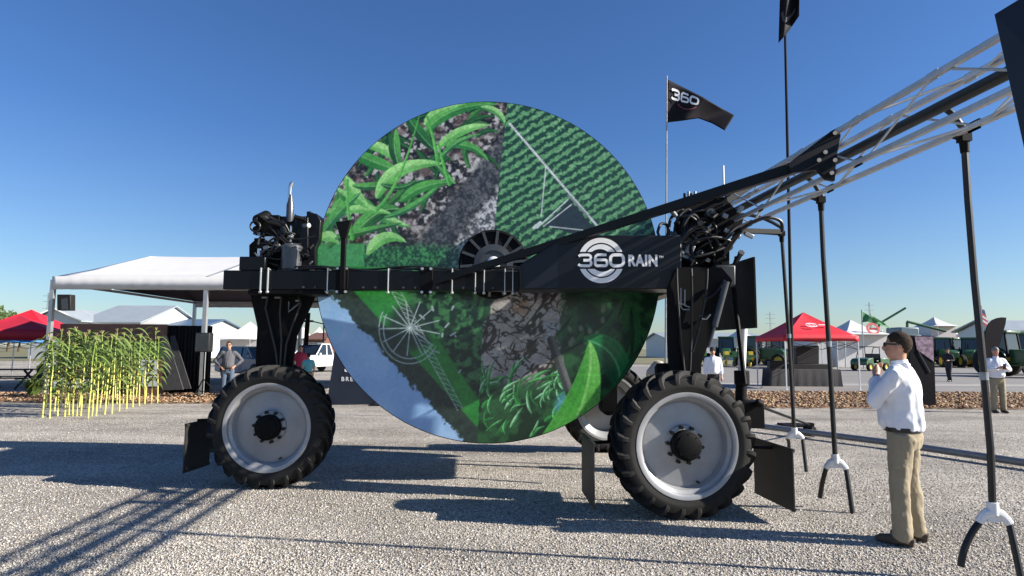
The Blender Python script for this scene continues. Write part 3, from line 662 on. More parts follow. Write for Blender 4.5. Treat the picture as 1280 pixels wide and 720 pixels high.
# ---- flaps beside the wheels
def flap(far, near, z0, z1, tray=False):
    mb = MB(); far, near = Vector(far), Vector(near); d = (near-far); n_ = Vector((d.y, -d.x, 0)).normalized()*.012
    mb.prism([(far.x, far.y, z0), (near.x, near.y, z0), (near.x, near.y, z1), (far.x, far.y, z1)], n_)
    mb.bar((far.x, far.y, z1-.02), (near.x, near.y, z1-.02), .03, .03); mb.bar((far.x, far.y, z0+.02), (near.x, near.y, z0+.02), .025, .025)
    return mb.build('crop_shield', mat('dull shield rubber', (.016, .015, .014), .6, 0, .3, 4), mc)
def fpt(px, py, Y): a = at(px, py, Y); return (a.x, a.y, 0)
def fz(px, py, Y): return at(px, py, Y).z
flap(fpt(263, 550, 8.1), fpt(231, 560, 7.55), fz(231, 592, 7.55), fz(231, 529.5, 7.55))
flap(fpt(728.5, 580, 6.8), fpt(743.5, 596, 6.05), fz(743, 637, 6.05), fz(743, 554, 6.05))
flap(fpt(943.5, 580, 7.0), fpt(993, 600, 6.2), fz(993, 640.5, 6.2), fz(993, 561, 6.2))
mb = MB()
for (px, py, Yf, wx) in ((247, 522, 7.8, LW), (736, 550, 6.45, RW), (968, 556, 6.6, RW)):
    q = at(px, py, Yf); mb.bar((q.x, q.y, q.z-.03), (wx.x, wx.y+.35, q.z-.03), .03, .03)
mb.build('shield_bracket', M['blackmatt'], mc)

def wide360(mb, org, ux_, uy_, W, H, xmap=None):
    """extended heavy lettering 3 6 0 drawn as broad ribbons"""
    def rib(P, closed=False, w=.27):
        P = [Vector((x, y, 0)) for x, y in P]; n = len(P); vs = []; fs = []
        for i, p in enumerate(P):
            a = P[(i-1) % n] if (closed or i) else p; b = P[(i+1) % n] if (closed or i < n-1) else p
            d = (b-a); d = Vector((d.x/1.0, d.y, 0)).normalized(); nr = Vector((-d.y, d.x, 0))*w/2; vs += [p+nr, p-nr]
        for i in range(n if closed else n-1): j = (i+1) % n; fs.append((2*i, 2*i+1, 2*j+1, 2*j))
        return vs, fs
    def rr(x0, y0, x1, y1, r, a0=0, n=6, skip=()):
        out = []
        for k, (cx, cy) in enumerate(((x1-r, y1-r), (x0+r, y1-r), (x0+r, y0+r), (x1-r, y0+r))):
            if k in skip: continue
            out += [(cx+r*math.cos(R(90*k+90*i/n)), cy+r*math.sin(R(90*k+90*i/n))) for i in range(n+1)]
        return out
    h = .10
    G = [(0, rib([(.07, .79), (.18, .885), (.5, 1-h), (.84, 1-h), (.96, .83), (1.0, .71), (.95, .58), (.82, .51), (.42, .51)], w=.2)),
         (0, rib([(.42, .505), (.86, .505), (.98, .43), (1.02, .30), (.98, .17), (.86, h), (.5, h), (.16, .115), (.04, .22)], w=.2)),
         (1.20, rib(rr(.12, h, 1.02, .54, .17), True, .2)), (1.20, rib([(.12, .30), (.12, .66), (.17, .80), (.30, 1-h), (.6, 1-h), (.98, 1-h)], w=.2)),
         (2.36, rib(rr(.12, h, 1.10, 1-h, .28), True, .23))]
    for kz, (dx, (vs, fs)) in enumerate(G):
        oz = .0016*kz; Q = [((v.x+dx)/3.56, v.y) for v in vs]
        mb.add([xmap(*q)+Vector((0, -oz*4, 0)) for q in Q] if xmap else [Vector(org)+ux_*(q[0]*W)+uy_*(q[1]*H)+ux_.cross(uy_)*(.002+oz) for q in Q], fs)
# ---- sign housing with the maker's mark
SY = 6.98; mb = MB()
out = [(650, 362), (650, 331), (702, 297), (735, 294), (852, 294), (852, 361)]
px_prism(mb, out, SY, .46); sg = mb.build('sign_housing', mat('sign panel black', (.003, .004, .008), .35, 0, .15, 2, spec=.35), mc, bevel=.012)
mb = MB(); px_prism(mb, [(655, 332), (697, 304), (697, 360), (655, 360)], SY-.006, .01); mb.build('end_plate', mat('blue black plate', (.006, .009, .016), .4, spec=.35), sg)
lx = (at(850, 330, SY)-at(660, 330, SY)).normalized(); lz = Vector((0, 0, 1)); s_ = SY/FPX; lo = at(751.5, 325.5, SY-.004)
mb = MB()
wide360(mb, lo-lx*(29.5*s_)-lz*(8.7*s_), lx, lz, 59*s_, 17.4*s_)
text_on(mb, 'RAIN', at(803.5, 326.5, SY-.004), lx, lz, 19.5*s_, sx=.80, bold=.0075, spacing=1.08)
text_on(mb, 'TM', at(826.5, 321.5, SY-.004), lx, lz, 4.2*s_, sx=1.0, bold=.0008)
def arc(mb, c, r0a, r1a, sgn, eccx=0, eccz=0, n=40, cut=10.9):
    """ring segment whose inner circle is shifted, so that it tapers"""
    vs = []; fs = []
    for i in range(n+1):
        for r_, ex, ez in ((r0a, eccx, eccz), (r1a, 0, 0)):
            b_ = math.asin((cut-ez*sgn)/r_); a = (b_+(math.pi-2*b_)*i/n)*sgn; vs.append(c+(lx*(ex+r_*math.cos(a))+lz*(ez+r_*math.sin(a)))*s_)
    for i in range(n): fs.append((2*i, 2*i+1, 2*i+3, 2*i+2))
    mb.add(vs, fs)
c0 = lo+Vector((0, -.002, 0))
arc(mb, c0, 22.4, 28.8, 1); arc(mb, c0, 15.6, 20.6, 1, -1.6, -1.2); arc(mb, c0, 22.4, 28.8, -1); arc(mb, c0, 15.6, 20.6, -1, 1.6, 1.2)
mb.build('sign_lettering', M['whitevinyl'], sg)

# ---- stay tube from the beam up to the boom clamp
s0 = bx_(545)+nn*.05+Vector((0, 0, .1)); s1 = at(1006, 206, 6.25)
mb = MB(); mb.tube([s0, s0*.5+s1*.5, s1], [.052, .062, .078], 4); st = mb.build('stay_tube', M['black'], mc)
mb = MB(); px_prism(mb, [(985, 205), (1040, 163), (1052, 157), (1051, 172), (1046, 198), (1044, 226), (1034, 224), (1022, 212), (990, 216)], 5.78, .05)
mb.build('boom_clamp', M['black'], mc, bevel=.006); mb = MB(); px_prism(mb, [(1000, 204), (1040, 172), (1048, 170), (1044, 205), (1020, 212)], 6.5, .05)
clamp = mb.build('boom_clamp', M['black'], mc, bevel=.006)
for x, y in ((1044, 166), (1044, 200), (1040, 216), (1024, 200), (1032, 190)): cb_ = MB(); cb_.cyl(at(x, y, 5.745), at(x, y, 5.85), .02, 8); cb_.build('clamp_bolt', M['bolt'], clamp)

# ---- truss boom
def bp(Yv, far, top, mid=False):
    x = 3.52-.074*Yv+(.145 if mid else (.29 if far else 0)); return Vector((x, Yv, 3.37+(.195 if mid else (.386 if top else 0))))
Y0, Y1 = 1.6, 9.6
bo = MB(); bo.tube([bp(Y0+(Y1-Y0)*k/8, 0, 0, True)+Vector((0, 0, .0)) for k in range(9)], .047, 14)
TR = mat('pale galvanised lattice', (0.46, 0.48, 0.50), .42, .3, .12, 9)
boom = bo.build('boom', M['hose'], mc)
for far in (0, 1):
    for top in (0, 1):
        mb = MB(); mb.bar(bp(Y0, far, top), bp(Y1, far, top), .046, .046); mb.build('truss_chord', TR, boom, bevel=.008)
k = 0; yy = Y0+.1; stp = .93
while yy+stp < Y1:
    for (fa, ta, fb, tb) in ((0, 0, 0, 1), (1, 1, 1, 0), (0, 1, 1, 1), (0, 0, 1, 0)):
        if k % 2: fa, ta, fb, tb = fb, tb, fa, ta
        mb = MB(); A, B = bp(yy+.06, fa, ta), bp(yy+stp-.06, fb, tb); mb.cyl(A, B, .011, 6); mb.bar(A-Vector((0, .05, 0)), A+Vector((0, .07, 0)), .012, .075)
        mb.build('truss_brace', TR, boom)
    yy += stp; k += 1
mb = MB()                                               # dark plate closing the boom's near end
cs = [at(1243, 18, 2.55), at(1290, 230, 2.5), at(1420, 200, 2.3), at(1420, -90, 2.3)]; mb.prism(cs, (.05, .05, 0)); mb.build('boom_end_plate', mat('navy plate', (.008, .011, .018), .4), mc)
# hanging drop hoses with forked drag feet
def drop(Yt, top_px, pts, foot, arm=None):
    """pts: photo pixels of the hose, all at depth Yt; foot: (left tip, right tip)"""
    E = bp(Yt, 1, 0); mb = MB()
    P = [at(x, y, Yt) for x, y in pts]; P2 = []
    for i in range(len(P)-1):
        for s in range(6): P2.append(P[i].lerp(P[i+1], s/6))
    P2.append(P[-1]); r0 = 5.0/FPX*Yt if False else .031
    r0 = .025
    m_ = bp(Yt+.1, 0, 0, True); mb.tube(bez(m_, Vector(((m_.x+P[0].x)/2, Yt+.05, m_.z+.14)), P[0]+Vector((-.02, 0, .10)), 8)+bez(P[0]+Vector((0, 0, .08)), P[0]+Vector((.03, 0, .04)), P[0], 4), .025, 10)
    mb.tube(P2, r0, 10); dh = mb.build('drop_hose', M['hose'], mc)
    mb = MB(); t = P[0]; mb.bar(E, t, .05, .05) if (E-t).length > .05 else None
    mb.box(t, (.075, .075, .07)); mb.cyl(t+Vector((0, 0, -.12)), t, .031, 12, .038); mb.build('hose_clamp', M['blackmatt'], dh)
    q = P[len(P)//2]; mb = MB(); mb.cyl(q-Vector((0, 0, .03)), q+Vector((0, 0, .03)), .030, 10); mb.build('hose_coupling', M['galv'], dh)
    b = P[-1]; lf, rt = (at(x, y, Yt+dy) for x, y, dy in foot); mb = MB()
    mb.cyl(b+Vector((0, 0, .06)), b+Vector((0, 0, -.03)), .04, 12)
    ls, rs = b+Vector((-.09, .02, -.09)), b+Vector((.10, -.02, -.09))
    mb.tube(bez(ls, b+Vector((-.06, 0, .0)), b+Vector((0, 0, -.02)), 6), [.031]*3+[.035]*4, 10); mb.tube(bez(b+Vector((0, 0, -.02)), b+Vector((.06, 0, 0)), rs, 6), [.035]*4+[.031]*3, 10)
    mb.box(b+Vector((0, 0, -.055)), (.11, .03, .05)); mb.build('splitter', M['whiteplastic'], dh)
    for s, e in ((ls, lf), (rs, rt)):
        mb = MB(); mb.tube(bez(s, s*.45+e*.55+Vector(((e.x-s.x)*.28, 0, .03)), e, 8), .024, 10); mb.build('drag_hose', M['hose'], dh)
drop(4.75, None, [(1205, 172), (1210, 250), (1218, 350), (1230, 470), (1238, 560), (1241, 638)], ((1201, 708, .02), (1276, 722, -.1)))
drop(6.77, None, [(1026, 250), (1029, 320), (1036, 430), (1040, 500), (1044, 575)], ((1025, 622, .12), (1066, 644, -.12)))
drop(8.77, None, [(977, 292), (981, 350), (986, 420), (990, 490), (993, 540)], ((986, 560, .12), (1008, 590, -.12)), arm=True)

# ---- mast with linkage, valves and hose loops behind the sign
mb = MB(); Y = 8.1
for (pts, t) in (([(846, 262), (862, 250), (905, 246), (930, 272), (925, 290), (905, 300), (896, 335), (846, 335)], .05), ([(862, 318), (905, 286), (918, 292), (868, 338)], .14), ([(890, 300), (912, 285), (912, 335), (892, 335)], .2), ([(850, 256), (905, 254), (905, 264), (850, 266)], .3)):
    px_prism(mb, pts, Y-.2 if t > .1 else Y, t)
mb.bar(at(880, 262, Y+.3), at(880, 335, Y+.3), .25, .2); mb.bar(at(905, 288, Y+.2), at(978, 290, 8.77), .05, .07)
mb.bar(at(868, 335, Y-.3), at(915, 276, Y-.3), .07, .06); mb.bar(at(888, 340, Y-.4), at(925, 288, Y-.4), .06, .06); mb.bar(at(905, 252, Y+.1), at(945, 226, Y+.8), .1, .1)
for k in range(6): q = at(856+8*k, 250, Y-.1); mb.cyl(q, q+Vector((0, 0, .09)), .02, 8)
ms = mb.build('lift_mast', M['blackmatt'], mc, bevel=.005)
mb = MB()
for (pts, r_) in (([(838, 330), (836, 300), (838, 275), (850, 262), (858, 272), (856, 300)], .02), ([(845, 318), (843, 290), (848, 272), (860, 262), (868, 275), (866, 300)], .018), ([(852, 312), (853, 285), (862, 268), (880, 264), (888, 280), (880, 300)], .018), ([(858, 300), (868, 278), (886, 274), (896, 290), (886, 312)], .016),
                  ([(822, 290), (826, 280), (834, 282), (834, 294), (826, 298), (822, 290)], .018), ([(870, 330), (864, 310), (872, 292), (892, 286)], .02), ([(905, 300), (918, 286), (932, 280), (945, 276)], .02), ([(925, 288), (945, 276), (962, 272), (976, 277), (978, 290)], .022)):
    P = [at(x, y, Y-.42+.03*i) for i, (x, y) in enumerate(pts)]; Q = []
    for i in range(len(P)-1):
        p0 = P[max(i-1, 0)]; p1 = P[i]; p2 = P[i+1]; p3 = P[min(i+2, len(P)-1)]
        for s in range(6):
            u = s/6; Q.append(.5*((2*p1)+(p2-p0)*u+(2*p0-5*p1+4*p2-p3)*u*u+(3*p1-p0-3*p2+p3)*u**3))
    Q.append(P[-1]); mb.tube(Q, r_, 8)
mb.build('hose_loops', M['hose'], ms)
mb = MB()
for (x, y, w_, h_) in ((862, 312, .10, .13), (858, 322, .14, .05), (870, 300, .09, .05), (898, 306, .07, .05), (885, 325, .06, .04), (915, 292, .22, .05), (936, 294, .12, .05), (906, 270, .07, .06), (925, 262, .06, .1)):
    q = at(x, y, Y-.35); mb = MB(); mb.box(q, (w_, .05, h_), Matrix.Rotation(R(25), 3, 'Y')); mb.build('valve_fitting', M['galv'], ms, bevel=.008)
for x in (861, 869, 887, 893): q = at(x, 246, Y-.1); mb = MB(); mb.cyl(q, q+Vector((0, 0, .07)), .018, 8); mb.build('valve_fitting', M['galv'], ms)
mb = MB()
for (x, y, r_) in ((854, 300, .05), (873, 318, .045), (886, 268, .06), (908, 310, .05), (842, 300, .06)): q = at(x, y, Y-.3); mb = MB(); mb.cyl(q, q+Vector((0, -.1, 0)), r_, 12); mb.ell(q+Vector((0, -.1, 0)), (.03, .03, .03), 8, 6); mb.build('valve_body', M['grey'], ms)
mb = MB(); px_prism(mb, [(894, 331), (920, 331), (920, 357), (894, 357)], 7.2, .18); mb.build('control_box', mat('control box shell', (.025, .028, .03), .45), mc, bevel=.02)
mb = MB(); a, b = at(947, 410, 7.75), at(893, 413, 9.1); z1 = at(947, 321, 7.75).z
mb.prism([(a.x, a.y, a.z), (a.x, a.y, z1), (b.x, b.y, z1), (b.x, b.y, a.z)], (-.03, 0, 0)); mb.build('rear_shield', M['blackmatt'], mc, bevel=.004)
mb = MB(); mb.cyl(at(931, 480, 7.6), at(917, 360, 7.9), .03, 8); mb.build('lift_cylinder', M['blackmatt'], mc)
# water inlet behind the wheel: white riser, flange and chassis stub
mb = MB(); rb = at(927, 466, 8.6); rb2 = at(926, 500, 8.6); mb.cyl(rb, at(930, 395, 8.6), .05, 16); ri = mb.build('riser_pipe', M['whiteplastic'], mc)
mb = MB(); mb.cyl(rb+Vector((0, 0, .03)), rb+Vector((0, 0, -.16)), .1, 16); mb.cyl(rb2, rb, .075, 16); mb.box(at(932, 517, 8.6), (.4, .3, .36)); mb.cyl(at(945, 502, 8.4), at(952, 506, 8.4), .05, 10); mb.build('inlet_block', M['blackmatt'], ri, bevel=.01)

# ---- engine group on the front end
Y = 7.75
en = MB(); px_prism(en, [(318, 338), (318, 308), (328, 298), (350, 296), (350, 270), (386, 270), (386, 338)], Y+.12, .6)
eb = en.build('engine', mat('engine black', (.016, .017, .018), .5, 0, .3, 8), mc, bevel=.02)
mb = MB(); px_prism(mb, [(371, 336), (371, 272), (383, 270), (383, 264), (389, 264), (389, 266), (396, 267), (401, 276), (399, 300), (394, 310), (394, 336)], Y+.05, .7)
px_prism(mb, [(374, 273), (385, 271), (385, 322), (374, 324)], Y, .06); mb.build('radiator', M['black'], eb, bevel=.01)
mb = MB(); q0 = at(362, 278, Y+.1); q1 = at(362, 253, Y+.1); mb.lathe([(0, 0), (.046, 0), (.048, .02), (.046, (q1-q0).length-.03), (.028, (q1-q0).length+.03), (.026, (q1-q0).length+.1), (0, (q1-q0).length+.1)], q0, (0.0, 0, 1), 20)
mb.build('exhaust_muffler', M['canister'], eb)
mb = MB(); a = at(362, 248, Y+.1); mb.tube([a, a+Vector((0, 0, .08)), a+Vector((.003, 0, .14)), a+Vector((.015, 0, .185)), a+Vector((.03, 0, .21))], [.026, .025, .027, .028, .024], 14); mb.build('exhaust_pipe', M['steel'], eb)
mb = MB(); c = at(363.5, 337, Y-.05); mb.lathe([(0, 0), (.122, 0), (.124, .26), (.132, .262), (.132, .29), (.10, .315), (.03, .33), (0, .33)], c, (0, 0, 1), 28); mb.build('air_filter', M['canister'], eb)
mb = MB(); q = at(363, 295, Y-.03); mb.ell(q, (.045, .045, .045), 12, 8); mb.cyl(q, q+Vector((0, 0, .13)), .015, 8); mb.cyl(q-Vector((0, 0, .1)), q, .018, 8); mb.build('fuel_filter', M['steel'], eb)
mb = MB(); c = at(324, 331, Y-.05)
mb.cyl(c, c+Vector((0, 0, .13)), .04, 12); mb.cyl(c+Vector((0, 0, .13)), c+Vector((0, 0, .2)), .03, 12); mb.box(at(338, 299, Y-.08), (.11, .06, .06)); mb.box(at(325, 290, Y-.02), (.06, .05, .09)); mb.build('water_separator', M['steel'], eb)
mb = MB()
mb.cyl(at(322, 276, Y-.1), at(334, 270, Y+.1), .075, 16); mb.cyl(at(320, 288, Y-.05), at(330, 284, Y+.1), .055, 14); mb.box(at(340, 288, Y+.05), (.22, .2, .16)); mb.box(at(331, 306, Y+.1), (.2, .2, .14))
mb.box(at(352, 290, Y+.05), (.14, .15, .2)); mb.box(at(344, 274, Y+.12), (.16, .16, .08)); mb.build('engine_accessories', M['blackmatt'], eb, bevel=.008)
mb = MB(); px_prism(mb, [(311, 338), (311, 306), (319, 299), (332, 300), (332, 338)], Y+.05, .5); px_prism(mb, [(336, 338), (336, 312), (350, 312), (350, 338)], Y+.02, .4); mb.build('side_cover', M['blackmatt'], eb, bevel=.012)
qe = random.Random(21)
for k in range(26):
    q = at(qe.uniform(316, 392), qe.uniform(272, 334), Y-.02-.06*qe.random()); mb = MB(); r_ = qe.uniform(.015, .04)
    if k % 3 == 0: mb.box(q, (r_*2.2, r_*1.6, r_*1.5), Matrix.Rotation(qe.uniform(-.5, .5), 3, 'Y'))
    else: d_ = Vector((qe.uniform(-1, 1), -.4, qe.uniform(-1, 1))).normalized(); mb.cyl(q-d_*r_*1.4, q+d_*r_*1.4, r_*.75, 10); mb.cyl(q+d_*r_*1.3, q+d_*r_*1.7, r_*.95, 10)
    mb.build('engine_fitting', (M['grey'], M['blackmatt'], M['galv'], M['blackmatt'], M['canister'])[k % 5], eb, bevel=.003)
for k in range(9):
    mb = MB(); a_ = at(qe.uniform(318, 360), qe.uniform(275, 325), Y-.1); b_ = at(qe.uniform(335, 395), qe.uniform(290, 336), Y-.06); mb.tube(bez(a_, (a_+b_)/2+Vector((0, -.06, qe.uniform(-.15, .15))), b_, 10), qe.uniform(.008, .016), 7); mb.build('engine_hose', M['hose'], eb)
mb = MB()
def wig(pts, r_): mb.tube([at(x, y, Y-.12+.02*(i % 2)) for i, (x, y) in enumerate(pts)], r_, 8)
mb.tube([at(319+6*math.cos(t), 283+6.5*math.sin(t), Y-.14) for t in (2*math.pi*k/20 for k in range(21))], .012, 7)
wig([(329, 272), (336, 277), (345, 279), (354, 283), (357, 292)], .026); wig([(357, 280), (345, 276), (338, 272)], .02); wig([(318, 316), (322, 322), (326, 326), (334, 328), (345, 331), (352, 334)], .01); wig([(347, 312), (347, 300), (343, 297), (336, 302)], .012)
wig([(330, 313), (340, 313), (350, 313)], .011); wig([(334, 322), (344, 324), (352, 324)], .011); wig([(330, 292), (324, 298), (322, 306)], .014); wig([(352, 333), (362, 338), (380, 337), (392, 334), (408, 336)], .012)
mb.build('engine_hoses', M['hose'], eb)

# ---- supply pipe lying on the gravel
sp = MB(); a = gnd(938, 531, .12); b = gnd(1110, 553, .1); c = gnd(1285, 579, .09); d = c+(c-b)*1.3
sp.tube([a, a.lerp(b, .5), b, c, d], .058, 14)
pipe = thing('supply_pipe', 'long grey water pipe lying across the gravel behind the man in the white shirt', 'pipe', (b.x, b.y, 0))
sp.build('pipe', mat('grey pipe', (.24, .235, .23), .38, .2, .15, 5), pipe)
mb = MB(); e = gnd(1012, 539, .12); mb.cyl(e+(a-b).normalized()*.09, e+(b-a).normalized()*.09, .1, 14); mb.box(e+Vector((0, 0, .1)), (.14, .12, .12)); cl = mb.build('collar', M['blackmatt'], pipe, bevel=.006)
mb = MB(); mb.cyl(e+Vector((0, 0, .12)), at(950, 508, 8.9), .022, 8); mb.build('tow_rod', M['blackmatt'], pipe)
for k in ():
    q = a.lerp(b, k) if k < .9 else c; mb = MB(); mb.box((q.x, q.y, .025), (.12, .25, .05)); mb.build('skid', M['blackmatt'], pipe)

mb = MB(); q = at(905, 250, 8.2); mb.cyl(q, at(904, 207, 8.2), .014, 8); mb.build('antenna_rod', M['whiteplastic'], mc)

# hoses and cables down the legs and under the beam
mb = MB()
for k, (pts, Yh) in enumerate((([(336, 366), (332, 385), (338, 410), (345, 440), (348, 470)], 7.93), ([(372, 366), (376, 380), (368, 400), (358, 430), (354, 468)], 7.93), ([(352, 366), (350, 392), (352, 425), (350, 465)], 7.92))):
    mb.tube([at(x, y, Yh) for x, y in pts], .014, 7)
mb.build('leg_hose', M['hose'], mc)
mb = MB()
for pts in ([(846, 334), (842, 352), (848, 380), (850, 420), (856, 470)], [(864, 336), (870, 360), (864, 392), (868, 430), (862, 470)], [(884, 336), (890, 360), (880, 385), (876, 410), (866, 440)], [(905, 350), (898, 372), (886, 380), (878, 372)]):
    P = [at(x, y, 6.90+.03*math.sin(x)) for x, y in pts]; mb.tube(bez(P[0], P[1]*.5+P[2]*.5, P[-1], 14), .014, 7)
mb.build('leg_hose', M['hose'], mc)
mb = MB(); mb.cyl(at(893, 408, 6.85), at(908, 352, 6.85), .035, 12); mb.cyl(at(893, 408, 6.85), at(886, 434, 6.85), .018, 10); mb.build('hydraulic_cylinder', M['grey'], mc)
for px in (380, 395, 455, 470, 505, 520, 548, 580, 617, 676, 700, 745, 790, 830):
    q = bx_(px)+nn*.004+Vector((0, 0, .03 if px < 650 else -.015)); mb = MB(); mb.cyl(q, q+nn*.02, .013, 6); mb.build('bolt', M['grey'], frame)

qm = random.Random(5)
for k in range(18):
    q = at(qm.uniform(840, 925), qm.uniform(262, 330), 7.7-.08*qm.random()); r_ = qm.uniform(.018, .045); mb = MB(); d_ = Vector((qm.uniform(-1, 1), -.5, qm.uniform(-1, 1))).normalized(); mb.cyl(q-d_*r_*1.6, q+d_*r_*1.6, r_*.7, 10); mb.cyl(q+d_*r_*1.4, q+d_*r_*2, r_*.95, 6); mb.build('valve_fitting', (M['blackmatt'], M['grey'], M['blackmatt'], M['galv'])[k % 4], ms)
for k in range(8):
    mb = MB(); a_ = at(qm.uniform(838, 870), qm.uniform(262, 325), 7.6); b_ = at(qm.uniform(870, 930), qm.uniform(265, 320), 7.7); mb.tube(bez(a_, (a_+b_)/2+Vector((0, -.08, qm.uniform(-.1, .35))), b_, 12), qm.uniform(.010, .02), 8); mb.build('mast_hose', M['hose'], ms)
# ---------------------------------------------------------------- people
def person(name_label, loc, heading, H=1.78, pose=None, cols=None, voxel=.014, belly=0.0, shades=False, cap=None, sleeves='long', hair='hair', folds=.006, group=None, phone=False):
    """built facing +Y at the origin, then turned by heading"""
    pose = pose or {}; cols = cols or {}
    t = thing('person', name_label, 'person', (0, 0, 0), group)
    J = dict(shl=(-.185, 0, 1.44), shr=(.185, 0, 1.44), ell=(-.25, -.02, 1.14), elr=(.25, -.02, 1.14), wrl=(-.24, .08, .90), wrr=(.24, .08, .90),
             hpl=(-.095, 0, .93), hpr=(.095, 0, .93), knl=(-.11, .02, .50), knr=(.11, .02, .50), anl=(-.12, -.01, .09), anr=(.12, -.01, .09))
    J.update(pose); J = {k: Vector(v) if not isinstance(v, (int, float)) else v for k, v in J.items()}
    hr = J.get('turn', 0.0); HM = Matrix.Rotation(hr if isinstance(hr, (int, float)) else 0, 3, 'Z')
    nod = Matrix.Rotation(R(J.get('nod', 0.0)), 3, 'X'); HM = HM @ nod; HC = Vector((0, .015, 1.685))
    def hd(x, y, z): return HC+HM @ Vector((x, y, z))
    # body: one continuous surface
    mb = MB()
    mb.loft([(0, 0, .84, .15, .10), (0, 0, .93, .165, .115), (0, .01, 1.05, .15, .105+belly*.6), (0, .01, 1.2, .155, .11+belly*.3), (0, 0, 1.34, .175, .115), (0, 0, 1.44, .16, .09), (0, 0, 1.5, .085, .07), (0, 0, 1.54, .058, .06)])
    mb.tube([(0, -.005, 1.48), (0, .005, 1.56), hd(0, -.01, -.04)], [.062, .056, .06], 14)
    mb.ell(hd(0, -.012, .02), (.076, .098, .102), 20, 14, HM); mb.ell(hd(0, .025, -.05), (.058, .072, .075), 16, 10, HM)
    mb.ell(hd(0, .05, -.09), (.03, .035, .028), 10, 8, HM); mb.ell(hd(0, .102, -.02), (.013, .020, .026), 10, 8, HM); mb.ell(hd(0, .088, .012), (.05, .02, .014), 10, 8, HM)
    for s in (-1, 1): mb.ell(hd(s*.078, -.01, -.01), (.014, .022, .034), 10, 8, HM)
    for s in 'lr':
        mb.tube([J['sh'+s], J['sh'+s].lerp(J['el'+s], .5), J['el'+s], J['el'+s].lerp(J['wr'+s], .4), J['wr'+s]], [.058, .05, .043, .042, .029], 12)
        d = (J['wr'+s]-J['el'+s]).normalized(); sd_ = d.cross(Vector((0, 1, .3))).normalized(); nrm = d.cross(sd_)
        w0 = J['wr'+s]; mb.tube([w0, w0+d*.05, w0+d*.095], [.028, .036, .034], 10)
        for k in range(4):
            b0 = w0+d*.085+sd_*(k-1.5)*.021; l = (.072, .082, .078, .06)[k]
            mb.tube([b0, b0+d*l*.5+nrm*.008, b0+d*l*.8+nrm*.035, b0+d*l*.8+nrm*.055], [.0105, .0098, .009, .0075], 8)
        b0 = w0+d*.03-sd_*.03; mb.tube([b0, b0+d*.035-sd_*.02+nrm*.01, b0+d*.065-sd_*.015+nrm*.025], [.013, .012, .009], 8)
        mb.tube([J['hp'+s], J['hp'+s].lerp(J['kn'+s], .5), J['kn'+s], J['kn'+s].lerp(J['an'+s], .35), J['an'+s]], [.088, .075, .056, .055, .038], 14)
        f = J['an'+s]; mb.tube([f+Vector((0, -.06, -.045)), f+Vector((0, .03, -.03)), f+Vector((.0, .15, -.058))], [.032, .04, .026], 10)
    body = mb.build('body', M['skin'], t); rebake(body, [('REMESH', dict(mode='VOXEL', voxel_size=min(voxel, .011 if voxel < .02 else voxel*.8))), ('SMOOTH', dict(factor=.5, iterations=2))])
    # eyes and mouth
    mb = MB()
    for s in (-1, 1): mb.ell(hd(s*.032, .078, .012), (.012, .01, .007), 8, 6, HM)
    mb.build('eyes', M['eye'], t)
    mb = MB(); mb.ell(hd(0, .088, -.062), (.024, .01, .006), 8, 6, HM); mb.build('mouth', M['lip'], t)
    # hair cap, cut at the hairline
    mb = MB(); n, m_ = 44, 34; vs = []; keep = []
    mb.ell(hd(0, -.014, .024), (.0785, .1015, .1045), n, m_, HM)
    o2 = MB(); o2.v = mb.v
    for f in mb.f:
        c = HM.inverted() @ (sum((mb.v[i] for i in f), Vector())/4-HC)
        lim = .075 if c.y > .055 else (-.085 if c.y < -.045 else (.03-.03*(0 if c.y > 0.0 else 1)))
        lim += .012*mnoise.noise(c*60)
        if c.z > lim: o2.f.append(f); o2.m.append(0)
    h_ = o2.build('hair', M[hair], t); rebake(h_, [('SOLIDIFY', dict(thickness=.006, offset=0.0)), ('SUBSURF', dict(levels=1))])
    if cap:
        mb = MB(); mb.ell(hd(0, -.012, .045), (.092, .112, .098), 20, 12, HM); mb.prism([hd(-.07, .07, .05), hd(.07, .07, .05), hd(.05, .18, .035), hd(-.05, .18, .035)], HM @ Vector((0, 0, .01))); mb.build('cap', M[cap], t)
    if shades:
        mb = MB()
        for s in (-1, 1):
            mb.ell(hd(s*.034, .093, .012), (.03, .012, .022), 12, 8, HM); mb.bar(hd(s*.066, .085, .018), hd(s*.084, -.02, .012), .006, .014)
        mb.bar(hd(-.01, .1, .016), hd(.01, .1, .016), .006, .006); mb.build('sunglasses', M['eye'], t)
    def cloth(o, amp, fr, sd2):
        me = o.data; n_ = len(me.vertices); co = np.empty(n_*3, np.float32); no = np.empty(n_*3, np.float32)
        me.vertices.foreach_get('co', co); me.vertices.foreach_get('normal', no); co = co.reshape(-1, 3); no = no.reshape(-1, 3)
        for i in range(n_):
            x, y, z = co[i]; k = mnoise.noise((x*fr+sd2, y*fr, z*fr*.45+z*3*math.sin(x*7)))+.5*mnoise.noise((x*fr*2.2, y*fr*2.2+sd2, z*fr*1.6)); co[i] += no[i]*amp*k
        me.vertices.foreach_set('co', co.reshape(-1)); me.update()
    # shirt
    mb = MB()
    mb.loft([(0, 0, .955, .178, .132+belly*.5), (0, .015, 1.02, .186, .142+belly), (0, .015, 1.15, .18, .136+belly*.9), (0, .005, 1.3, .196, .138+belly*.3), (0, 0, 1.40, .198, .125), (0, -.002, 1.46, .15, .098), (0, 0, 1.505, .085, .078), (0, 0, 1.535, .072, .074)])
